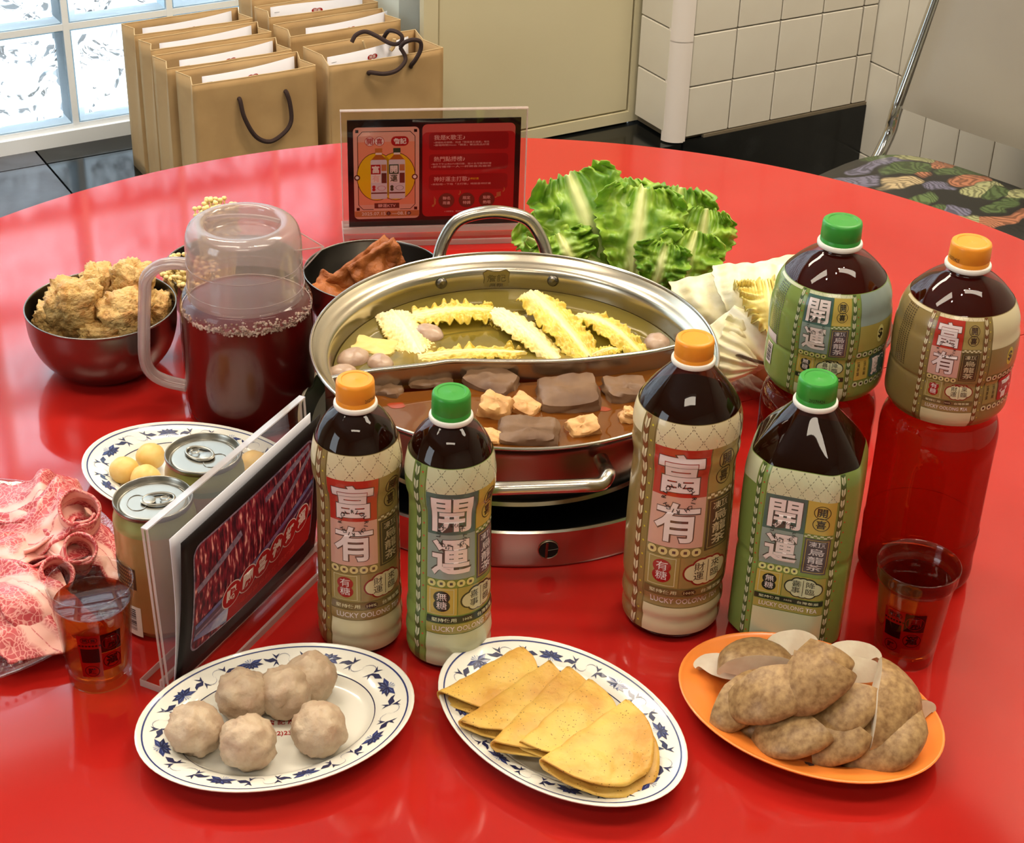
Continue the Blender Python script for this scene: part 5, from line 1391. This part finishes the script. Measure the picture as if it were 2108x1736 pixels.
sm = (('▸掃描右方條碼，完成「開喜歌王選拔」報名', .245, .60), ('▸歡唱時間30min「開喜」賽出獎品好禮', .245, .60), ('▸每日下午公布KTV排行榜，前十名可獲得好禮', .44, .66), ('▸即可獲得一人一杯開喜烏龍茶', .44, .6), ('▸來點唱一下唱「主打歌」喝開喜神好運', .62, .62))
for i, (t, v_, x1) in enumerate(sm):
    v_ = (.198, .222, .400, .425, .590)[i]; A.text(t, U(.497)+.032, V(v_+.018), .064 if i < 2 else .070, .0024, CT, 5, 0, res=1)
A.text('神好運', U(.735), V(.560), .010, .0026, CY, 5, 0, res=1)
for i, (a_, b_) in enumerate((('聯名', '周邊'), ('限定', '特調'), ('點歌', '熱唱'))):
    x = U(.572+.119*i); A.disc(x, V(.765), .0098, CRD, 4); A.disc(x, V(.765), .0092, CB_, 5); A.text(a_, x, V(.742), .0088, .0042, CT, 6, .01); A.text(b_, x, V(.788), .0088, .0042, CT, 6, .01)
A.text('♪', U(.50), V(.775), .0055, .013, CTAN, 5, 0); A.text('♬', U(.875), V(.72), .007, .008, CTAN, 5, 0); A.text('♪', U(.91), V(.67), .003, .006, CTAN, 5, 0); A.text('♪', U(.65), V(.69), .003, .006, CTAN, 5, 0)
A.text('＊活動辦法、贈品數量以現場公告及官方粉絲團公布為準', U(.70), V(.870), .056, .0020, CT, 5, 0, res=1)
b = M(); b.box(X0, X0+W2, -.0009, .0009, Zt-H2, Zt); b.build('poster_card', CK, S2, smooth=False)
A.build('poster_print', lambda x, y, L: (X0+x, -.00095-.00004*L, Zt+y), S2)

# ---- near sign, seen at a steep angle
N1 = Vector((-.2585, 1.0285, ZT)); R1 = atan2(.2, .093)
S1 = sign(N1, R1, .2160, .1530, .0245, 'clear acrylic table sign holding a curved black bordered card, left of the bottles', tilt=.04)
def curv(x, z, off):
    k = x/.205; t = z/.15
    bow = -.0040-.0190*t*(1-.35*k)-.006*sin(pi*k)*(1-abs(2*t-1)**2)-.0025*sin(pi*t)
    return (x, bow-off, z)
Wc, Hc = .2030, .1400
def cardsheet(name, m_, x0, x1, z0, z1, f, off):
    b = M(); b.grid(lambda u, v: (lambda q: (q[0], q[1], q[2]))(curv(x0+(x1-x0)*u, z0+(z1-z0)*v, off)) if f is None else f(x0+(x1-x0)*u, z0+(z1-z0)*v), 24, 14)
    o = b.build(name, m_, S1, smooth=True); s = o.modifiers.new('s', 'SOLIDIFY'); s.thickness = .0005; s.offset = 0; return o
cardsheet('backing_sheet', PAPER, .004, .205, .010, .148, lambda x, z: (x, -.0032-.0095*(z/.15)*(1-.5*x/.205)-.004*sin(pi*z/.15)*(1-x/.3), z), 0)
cardsheet('poster_card', CK, .004, .004+Wc, .008, .008+Hc, None, 0)
def curtain():
    m = bpy.data.materials.new('stage_photo'); m.use_nodes = True; T = NT(m); b = T.n['Principled BSDF']; b.inputs['Roughness'].default_value = .5; b.inputs['Specular IOR Level'].default_value = .25
    tc = T.new('ShaderNodeTexCoord'); mp = T.new('ShaderNodeMapping'); mp.inputs['Scale'].default_value = (1, 1, .22); T.link(tc.outputs['Object'], mp.inputs[0])
    n1 = T.new('ShaderNodeTexNoise'); n1.inputs['Scale'].default_value = 330; T.link(mp.outputs[0], n1.inputs[0])
    r = T.new('ShaderNodeValToRGB'); e = r.color_ramp.elements; e[0].position = .38; e[0].color = lin((52, 14, 30)); e[1].position = .60; e[1].color = lin((140, 34, 52)); q = e.new(.70); q.color = lin((236, 170, 160))
    T.link(n1.outputs[0], r.inputs[0]); T.link(r.outputs[0], b.inputs['Base Color']); return m
def stripes():
    return mat('stage_stripes', (150, 130, 150), .3, col2=(96, 84, 110), nscale=260, ramp=(.35, .65), coat=.4)
STG = curtain(); STR = stripes(); BLUEL = mat('stage_blue', (44, 84, 150), .3, col2=(110, 120, 160), nscale=120, coat=.4); NVY = mat('stage_navy', (36, 34, 64), .3, coat=.4)
A = Art()
A.rrect(.014, .022, Wc-.012, Hc-.014, .010, STR, 1); A.rrect(.0155, .0235, Wc-.0135, Hc-.0155, .009, STG, 2)
A.line(.018, Hc*.60, .075, Hc*.74, .006, STR, 3); A.line(.11, Hc*.80, Wc-.02, Hc*.86, .005, STR, 3); A.line(.120, Hc*.60, Wc-.016, Hc*.82, .005, STR, 3)
A.poly([(.0165, Hc*.36), (.0165, Hc*.24), (Wc-.014, Hc*.50), (Wc-.014, Hc*.62)], NVY, 4); A.poly([(.0165, Hc*.27), (.0165, .035), (.060, .0245), (.060, Hc*.30)], BLUEL, 5)
A.line(.018, Hc*.34, Wc-.015, Hc*.60, .004, BLUEL, 5); A.line(.018, Hc*.28, Wc-.015, Hc*.54, .0025, STR, 5)
A.poly([(.060, .0240), (Wc-.016, .0240), (Wc-.015, .050), (.060, .042)], CR, 6)
for i, ch in enumerate('喝開喜神好運'):
    x = .062+.0215*i; y = .052+.0012*i
    A.disc(x, y, .0128, CW, 7); A.disc(x, y, .0118, CR, 8); A.text(ch, x, y, .0140, .0150, CW, 9, .05)
A.text('喝開喜烏龍茶 神好運', .118, .034, .085, .006, flatm('poster_small_red', (206, 60, 52)), 7, .02)
A.build('poster_print', lambda x, y, L: curv(.004+x, .008+y, .0004+.00012*L), S1, cx=(0, .21, .008), cy=(0, .15, .008))

# ================================================================== MEAT ON A GLASS DISH
MD = Vector((-.4645, 1.1487, ZT))
gd = empty('glass_dish', MD, 0, 'round clear glass dish with a beaded rim under the meat slices', 'plate')
DG = clear('dish_glass', (.92, .84, .82), gloss=.35, rough=.04, ior=1.5, body=.05, bodycol=(230, 170, 170), bump=.3, bscale=60)
b = M(); b.lathe(sprof([(0, .004), (.08, .004), (.105, .006), (.130, .012), (.146, .0165), (.1485, .0165), (.147, .0140), (.130, .008), (.108, .002), (.08, 0), (0, 0)], 3), 96); b.build('dish', DG, gd, smooth=60)
b = M()
for k in range(6):
    rr = .108+.0066*k; z = .0078+.0019*k
    for i in range(120):
        a = 2*pi*(i+.5*(k % 2))/120; b.blob((rr*cos(a), rr*sin(a), z), (.0022, .0022, .0012), 6, 0)
tag(b.build('beaded_rim', DG, gd, smooth=True), kind='stuff')
def meatmat():
    m = bpy.data.materials.new('marbled_meat'); m.use_nodes = True; T = NT(m); b = T.n['Principled BSDF']; b.inputs['Roughness'].default_value = .35
    b.inputs['Subsurface Weight'].default_value = .12; b.inputs['Subsurface Radius'].default_value = (.006, .002, .002); b.inputs['Subsurface Scale'].default_value = 1
    uv = T.new('ShaderNodeUVMap'); sp = T.new('ShaderNodeSeparateXYZ'); T.link(uv.outputs[0], sp.inputs[0])
    tc = T.new('ShaderNodeTexCoord'); v = T.new('ShaderNodeTexVoronoi', feature='DISTANCE_TO_EDGE'); v.inputs['Scale'].default_value = 210; v.inputs['Randomness'].default_value = 1
    n = T.new('ShaderNodeTexNoise'); n.inputs['Scale'].default_value = 60; T.link(tc.outputs['Object'], n.inputs[0])
    ad = T.new('ShaderNodeVectorMath', operation='MULTIPLY_ADD'); ad.inputs[1].default_value = (.010, .010, .010); ad.inputs[1].default_value = (.022, .022, .022); T.link(n.outputs[1], ad.inputs[0]); T.link(tc.outputs['Object'], ad.inputs[2]); T.link(ad.outputs[0], v.inputs['Vector'])
    r = T.new('ShaderNodeValToRGB'); e = r.color_ramp.elements; e[0].position = .02; e[0].color = lin((232, 158, 150)); e[1].position = .13; e[1].color = lin((192, 70, 76)); T.link(v.outputs[0], r.inputs[0])
    # broad fat bands along the slice
    w_ = T.new('ShaderNodeTexNoise'); w_.inputs['Scale'].default_value = 26; w_.inputs['Detail'].default_value = 1; T.link(tc.outputs['Object'], w_.inputs[0])
    m1 = T.new('ShaderNodeMath', operation='MULTIPLY_ADD'); m1.inputs[1].default_value = .7; T.link(w_.outputs[0], m1.inputs[0]); T.link(sp.outputs[0], m1.inputs[2])
    r2 = T.new('ShaderNodeValToRGB'); e = r2.color_ramp.elements; e[0].position = .74; e[0].color = (0, 0, 0, 1); e[1].position = .84; e[1].color = (1, 1, 1, 1); q = e.new(.98); q.color = (1, 1, 1, 1); q = e.new(1.0); q.color = (0, 0, 0, 1)
    m3 = T.new('ShaderNodeMath', operation='PINGPONG'); m3.inputs[1].default_value = 1.0; T.link(m1.outputs[0], m3.inputs[0]); T.link(m3.outputs[0], r2.inputs[0])
    mx = T.new('ShaderNodeMix', data_type='RGBA'); T.link(r2.outputs[0], mx.inputs[0]); T.link(r.outputs[0], mx.inputs[6]); mx.inputs[7].default_value = lin((236, 178, 164))
    T.link(mx.outputs[2], b.inputs['Base Color'])
    bp = T.new('ShaderNodeBump'); bp.inputs['Strength'].default_value = .3; bp.inputs['Distance'].default_value = .001; T.link(n.outputs[0], bp.inputs['Height']); T.link(bp.outputs[0], b.inputs['Normal'])
    return m
MEAT = meatmat()
def slice_(path, width_dir, hw, label, seed, closed_roll=False, ruf=.003):
    """path: world points the slice follows; width across it"""
    P = smooth_path(path, 7); n = len(P); wd = Vector(width_dir).normalized(); b = M(); nu = 22
    def fn(u, v):
        p = P[min(n-1, round(v*(n-1)))]; s = u*2-1
        q = Vector((p.x*60+seed, p.y*60, s*2)); k = hw*(1+.14*noise.noise(Vector((v*7, seed, 1 if s > 0 else 2))))
        nn = Vector((noise.noise(q), noise.noise(q+Vector((5, 5, 5))), noise.noise(q+Vector((9, 2, 5)))))*ruf*(.5+abs(s))
        return p+wd*s*k+nn
    b.grid(fn, nu, n)
    me = b.mesh('meat_slice', MEAT, True); uvl = me.uv_layers.new(name='UVMap')
    for p in me.polygons:
        for li in p.loop_indices:
            vi = me.loops[li].vertex_index; uvl.data[li].uv = ((vi % nu)/(nu-1), (vi//nu)/(n-1))
    o = bpy.data.objects.new('meat_slice', me); COL.objects.link(o); s = o.modifiers.new('s', 'SOLIDIFY'); s.thickness = .0022; s.offset = 0
    return tag(o, label, 'meat slice', 'raw marbled meat slices on the glass dish')
def W3(l): return [pix(u, v, z) for u, v, z in l]
def roll(u, v, z, r, turns, axis, hw, label, seed, tail):
    c = pix(u, v, z); ax = Vector(axis).normalized(); e1 = Vector((0, 0, 1)).cross(ax).normalized(); e2 = ax.cross(e1).normalized()
    pts = []
    for i in range(int(12*turns)+1):
        a = -pi/2+2*pi*i/12; rr = r*(1-.16*i/12); pts.append(c+e1*rr*cos(a)+e2*rr*sin(a))
    t0 = [pix(*q) for q in tail]
    slice_(t0+pts, ax, hw, label, seed, ruf=.0022)
slice_(W3([(-60, 1040, .016), (0, 1040, .026), (55, 1032, .034), (85, 1005, .044), (115, 1012, .032), (155, 1022, .022)]), (.3, -1, 0), .030, 'raw meat slice at the back of the dish with a raised fold', 1)
slice_(W3([(-10, 1110, .018), (50, 1100, .030), (100, 1070, .040), (135, 1035, .050), (170, 1030, .036), (185, 1050, .024)]), (.55, -1, -.1), .032, 'long raw slice with a fat band behind the big roll', 2)
roll(163, 1062, .046, .0175, 1.2, (.16, -.50, .85), .016, 'rolled meat slice with a round opening towards the rim', 3, [(50, 1150, .020), (90, 1130, .026), (130, 1110, .026)])
slice_(W3([(-50, 1140, .020), (20, 1130, .032), (70, 1112, .026), (115, 1125, .036), (160, 1105, .030)]), (.6, -1, 0), .026, 'raw meat slice crossing the middle of the dish', 4)
roll(160, 1140, .036, .0135, 1.15, (.30, -.55, .75), .016, 'rolled meat slice behind the near tea glass', 5, [(0, 1200, .020), (60, 1175, .028), (120, 1165, .026)])
slice_(W3([(140, 1118, .022), (190, 1122, .028), (225, 1140, .022), (246, 1170, .015)]), (.1, -1, 0), .028, 'flat raw slice hanging towards the cans', 6)
slice_(W3([(-40, 1195, .022), (20, 1185, .034), (70, 1190, .040), (100, 1205, .032), (130, 1190, .036)]), (.5, -1, 0), .024, 'lean dark raw slice at the left middle of the dish', 7)
roll(112, 1190, .034, .0140, .95, (.35, -.5, .75), .016, 'half rolled meat slice partly seen through the tea glass', 8, [(10, 1235, .020), (60, 1225, .024)])
slice_(W3([(0, 1200, .034), (40, 1212, .044), (80, 1245, .040), (110, 1280, .028), (140, 1310, .018)]), (1, .5, 0), .028, 'folded raw slice with a wide white fat edge in front', 9)
slice_(W3([(-50, 1230, .030), (0, 1245, .038), (40, 1290, .030), (75, 1330, .020), (95, 1350, .015)]), (1, .45, 0), .028, 'frontmost raw slice pointing at the near tea glass', 10)
slice_(W3([(-110, 1270, .024), (-50, 1280, .030), (0, 1315, .022), (25, 1345, .015)]), (1, .4, 0), .030, 'raw slice at the lower left edge of the picture', 11)

# ================================================================== PAPER BAGS
def pixroom(u, v, d):
    D = _f+RR*((u-1054)/F_PX)+DD*((v-868)/F_PX); n_ = Vector((-sin(A31), cos(A31), 0)); return CAM+D*((d-CAM.dot(n_))/D.dot(n_))
def bag(t0, d0, W_, Dp, H, label, cardlabel, seed, handle='loop', cardoff=0, curv_=1, pinch=.012):
    org = rm(t0, d0, .32)
    o = empty('paper_bag', org, A31+radians((seed*37 % 5-2)*.35), label, 'bag', 'kraft paper bags on the stone ledge')
    b = M()
    def wr(x, z, s): return .0016*noise.noise(Vector((x*14+seed*3, z*10, s)))+.0010*noise.noise(Vector((x*30, z*34+seed, s)))
    bow = -.003
    f = lambda u, v: (W_*u, bow*sin(pi*u)*v+wr(u*W_, v*H, 0)*(.3+v), H*v)
    bk = lambda u, v: (W_*u, Dp-bow*sin(pi*u)*v*.5+wr(u*W_, v*H, 5), H*v)
    lf = lambda u, v: (pinch*(1-abs(2*u-1))*v*1.0, Dp*u, H*v)
    rt = lambda u, v: (W_-pinch*(1-abs(2*u-1))*v, Dp*u, H*v)
    b.grid(f, 25, 22); b.grid(bk, 25, 22); b.grid(lf, 9, 12); b.grid(rt, 9, 12)
    b.add([(0, 0, .001), (W_, 0, .001), (W_, Dp, .001), (0, Dp, .001)], [(0, 1, 2, 3)])
    q = b.build('bag_body', KRAFT, o, smooth=25); s = q.modifiers.new('s', 'SOLIDIFY'); s.thickness = .0009; s.offset = 0
    b = M(); b.tube([f(i/24, 1) for i in range(25)], .0009, 5); b.tube([bk(i/24, 1) for i in range(25)], .0009, 5); b.tube([lf(i/8, 1) for i in range(9)], .0008, 5); b.tube([rt(i/8, 1) for i in range(9)], .0008, 5)
    b.build('top_hem', KRAFT_IN, o)
    hx0, hx1, hz = W_*.36, W_*.74, H-.038
    if handle == 'loop':
        b = M(); b.tube(smooth_path([(hx0, .002, hz), (hx0, -.006, hz), (hx0+.004, -.012, hz-.03), (hx0+.022, -.014, hz-.066), (hx0+.048, -.014, hz-.080), (hx1-.010, -.014, hz-.068), (hx1+.004, -.012, hz-.050), (hx1+.004, -.010, hz-.020), (hx1, -.006, hz), (hx1, .002, hz)], 6), .0040, 8)
        b.build('rope_handle', ROPE, o)
    b = M()
    for x in (hx0, hx1): b.blob((x, Dp-.004, hz+.008), (.005, .004, .004), 10, .2, 3, seed)
    b.build('rope_knot', ROPE, o)
    # white card standing inside
    cw, ch = W_*.80, H*.55; cx = W_*.10+cardoff
    def cf(u, v):
        dd = Dp*(.30+.35*u*(1 if curv_ > 0 else -1)+(0 if curv_ > 0 else .35))
        return (cx+cw*u, dd+curv_*.014*(1-4*(u-.5)**2)*-1*.6, H*.45+ch*v+H*.012+(1-v)*-.01)
    b = M(); b.grid(cf, 16, 4); c = b.build('white_card', PAPER, smooth=True, loc=org, rot=(0, 0, A31)); s = c.modifiers.new('s', 'SOLIDIFY'); s.thickness = .0008
    tag(c, cardlabel, 'card', 'white cards in the paper bags')
    A = Art()
    for i, chh in enumerate('開喜'): A.disc(-.0045+.009*i, 0, .0062, CR, 1, .0042)
    A.text('開喜', 0, 0, .014, .0060, CW, 2, .02)
    xx = .52
    A.build('card_print', lambda x, y, L: (lambda p: (p[0], p[1]-.0006-.0001*L, p[2]))(cf(xx+x/cw, .90+y/ch)), c)
    A = Art(); A.rect(-.005, 0, .005, .0006, CK, 1); A.build('staple', lambda x, y, L: (lambda p: (p[0], p[1]-.0008, p[2]))(cf(.07+x/cw, .93+y/ch)), c)
    return o
bag(.945, 2.925, .226, .070, .275, 'rearmost kraft bag of the left row, against the glass blocks', 'white card in the rearmost bag of the left row', 1, 'none', 0, 1)
bag(.943, 2.835, .228, .062, .276, 'second kraft bag from the back in the left row', 'white card in the second bag from the back, left row', 2, 'none', 0, 1)
bag(.936, 2.738, .230, .072, .275, 'third kraft bag from the back in the left row', 'white card in the third bag from the back, left row', 3, 'none', .008, 1)
bag(.946, 2.645, .225, .076, .275, 'front kraft bag of the left row with a brown rope loop', 'white card in the front bag of the left row', 4, 'loop', .004, 1)
bag(1.200, 2.995, .222, .070, .285, 'rearmost kraft bag of the right row, cut by the top of the picture', 'white card in the rearmost bag of the right row', 5, 'none', 0, 1)
bag(1.196, 2.905, .222, .070, .278, 'second kraft bag from the back in the right row', 'white card in the second bag from the back, right row', 6, 'none', .0, -1)
bag(1.192, 2.800, .222, .075, .275, 'third kraft bag from the back in the right row', 'white card in the third bag from the back, right row', 7, 'none', .018, 1)
r4 = bag(1.190, 2.632, .222, .110, .275, 'front kraft bag of the right row with its ropes tied in a bow', 'white card in the front bag of the right row', 8, 'bow', -.01, 1)
inv4 = (r4.matrix_basis).inverted()
b = M()
def br(l): return smooth_path([inv4 @ pixroom(u, v, d) for u, v, d in l], 6)
b.tube(br([(759, 152, 2.632), (762, 149, 2.622), (790, 152, 2.612), (815, 146, 2.612), (832, 130, 2.615), (834, 116, 2.62), (824, 98, 2.625)]), .0038, 8)
b.tube(br([(824, 98, 2.625), (832, 88, 2.62), (850, 82, 2.612), (865, 86, 2.610), (866, 102, 2.610), (856, 122, 2.612), (847, 134, 2.620), (846, 138, 2.632)]), .0038, 8)
b.tube(br([(724, 87, 2.70), (733, 72, 2.70), (752, 65, 2.695), (775, 74, 2.68), (800, 88, 2.66), (815, 91, 2.65), (826, 86, 2.64), (827, 74, 2.64), (815, 65, 2.65), (800, 64, 2.67), (791, 76, 2.69), (790, 80, 2.70)]), .0038, 8)
b.build('rope_bow', ROPE, r4)
b = M(); b.tube(br([(747, 84, 2.735), (752, 100, 2.735), (758, 116, 2.735)]), .0022, 6); b.tube(br([(812, 80, 2.68), (810, 96, 2.68), (804, 104, 2.68)]), .0035, 6); b.build('paper_twist', KRAFT_IN, r4)

# ================================================================== CHAIR
CH = empty('dining_chair', rm(2.075, 2.185, 0), A31, 'folding chair with grey vinyl back and floral seat, by the tiled wall', 'chair')
# local axes in room coordinates
U_ = Vector((.27, -.963, 0)); F_ = Vector((-.963, -.27, 0))
def cl_(a, f, z): v = U_*a+F_*f; return (v.x, v.y, z)
def floral():
    m = bpy.data.materials.new('floral_vinyl'); m.use_nodes = True; T = NT(m); b = T.n['Principled BSDF']; b.inputs['Roughness'].default_value = .4
    tc = T.new('ShaderNodeTexCoord'); mp = T.new('ShaderNodeMapping'); mp.inputs['Scale'].default_value = (1, 2.0, 1); T.link(tc.outputs['Object'], mp.inputs[0])
    n = T.new('ShaderNodeTexNoise'); n.inputs['Scale'].default_value = 9; T.link(tc.outputs['Object'], n.inputs[0])
    ad = T.new('ShaderNodeVectorMath', operation='MULTIPLY_ADD'); ad.inputs[1].default_value = (.22, .22, .22); T.link(n.outputs[1], ad.inputs[0]); T.link(mp.outputs[0], ad.inputs[2])
    v = T.new('ShaderNodeTexVoronoi'); v.inputs['Scale'].default_value = 11; T.link(ad.outputs[0], v.inputs['Vector'])
    sp = T.new('ShaderNodeSeparateColor'); T.link(v.outputs['Color'], sp.inputs[0])
    r = T.new('ShaderNodeValToRGB'); r.color_ramp.interpolation = 'CONSTANT'; e = r.color_ramp.elements
    e[0].position = 0; e[0].color = lin((96, 118, 72)); e[1].position = .9; e[1].color = lin((190, 170, 132))
    for p_, c_ in ((.2, (36, 36, 34)), (.28, (166, 168, 122)), (.48, (116, 114, 136)), (.62, (176, 116, 86)), (.76, (84, 104, 64)), (.88, (40, 40, 38))): q = e.new(p_); q.color = lin(c_)
    T.link(sp.outputs[0], r.inputs[0])
    w_ = T.new('ShaderNodeTexWave'); w_.inputs['Scale'].default_value = 26; w_.inputs['Distortion'].default_value = 7; T.link(ad.outputs[0], w_.inputs[0])
    dk = T.new('ShaderNodeMapRange'); dk.inputs['From Min'].default_value = .1; dk.inputs['From Max'].default_value = .7; dk.inputs['To Min'].default_value = .45; T.link(w_.outputs[0], dk.inputs[0])
    l2 = T.new('ShaderNodeMapRange'); l2.inputs['From Min'].default_value = .50; l2.inputs['From Max'].default_value = .62; T.link(v.outputs['Distance'], l2.inputs[0])
    mm = T.new('ShaderNodeMix', data_type='RGBA', blend_type='MULTIPLY'); mm.inputs[0].default_value = 1; T.link(r.outputs[0], mm.inputs[6]); T.link(dk.outputs[0], mm.inputs[7])
    mx = T.new('ShaderNodeMix', data_type='RGBA'); T.link(l2.outputs[0], mx.inputs[0]); T.link(mm.outputs[2], mx.inputs[6]); mx.inputs[7].default_value = lin((34, 34, 32)); T.link(mx.outputs[2], b.inputs['Base Color'])
    return m
b = M(); n = 48
def se(a): c, s = cos(a), sin(a); return (math.copysign(abs(c)**.62, c), math.copysign(abs(s)**.62, s))
for z, k in ((.400, .90), (.405, .96), (.425, 1.0), (.440, .985), (.452, .92), (.457, .75), (.459, .4), (.459, .05)):
    for i in range(n):
        x, y = se(2*pi*i/n); b.v.append(cl_(.195+.215*k*x, .175+.215*k*y, z))
for j in range(7):
    for i in range(n): b.f.append((j*n+i, j*n+(i+1) % n, (j+1)*n+(i+1) % n, (j+1)*n+i)); b.m.append(0)
b.f.append(tuple(range(7*n, 8*n))); b.m.append(0)
b.build('seat', floral(), CH, smooth=60, fixn=True)
VIN = mat('grey_vinyl', (146, 138, 124), .35, col2=(138, 130, 118), nscale=2.5)
b = M()
def bk_(u, v, o):
    x = .015+.40*u; z = .525+.42*v; back = -.010-.16*v+.012*sin(pi*u)
    k = .022*(1-abs(2*u-1)**8)*(1-abs(2*v-1)**8)
    return cl_(x, back-.012+o*(.006+k*.5), z+.018*u*0)
b.grid(lambda u, v: bk_(u, v, 1), 20, 20); b.grid(lambda u, v: bk_(u, v, -1), 20, 20, flip=True)
for u in (0, 1): b.grid(lambda a, v: bk_(u, v, a*2-1), 2, 20)
for v in (0, 1): b.grid(lambda u, a: bk_(u, v, a*2-1), 20, 2)
b.build('backrest', VIN, CH, smooth=50, fixn=True)
for a in (-.005, .425):
    b = M(); b.tube(smooth_path([cl_(a, .40, .0), cl_(a, .20, .22), cl_(a, .0, .44), cl_(a+.004, -.03, .53), cl_(a+.010, -.10, .72), cl_(a+.015, -.175, .95)], 5), .0115, 12); b.build('back_tube', CHROME, CH)
    b = M(); b.tube(smooth_path([cl_(a, -.12, .0), cl_(a, .05, .20), cl_(a, .30, .41)], 5), .0105, 12); b.build('leg', CHROME, CH)
b = M(); b.tube([cl_(-.005, -.175, .95), cl_(.425, -.175, .95)], .0115, 12); b.build('top_rail', CHROME, CH)
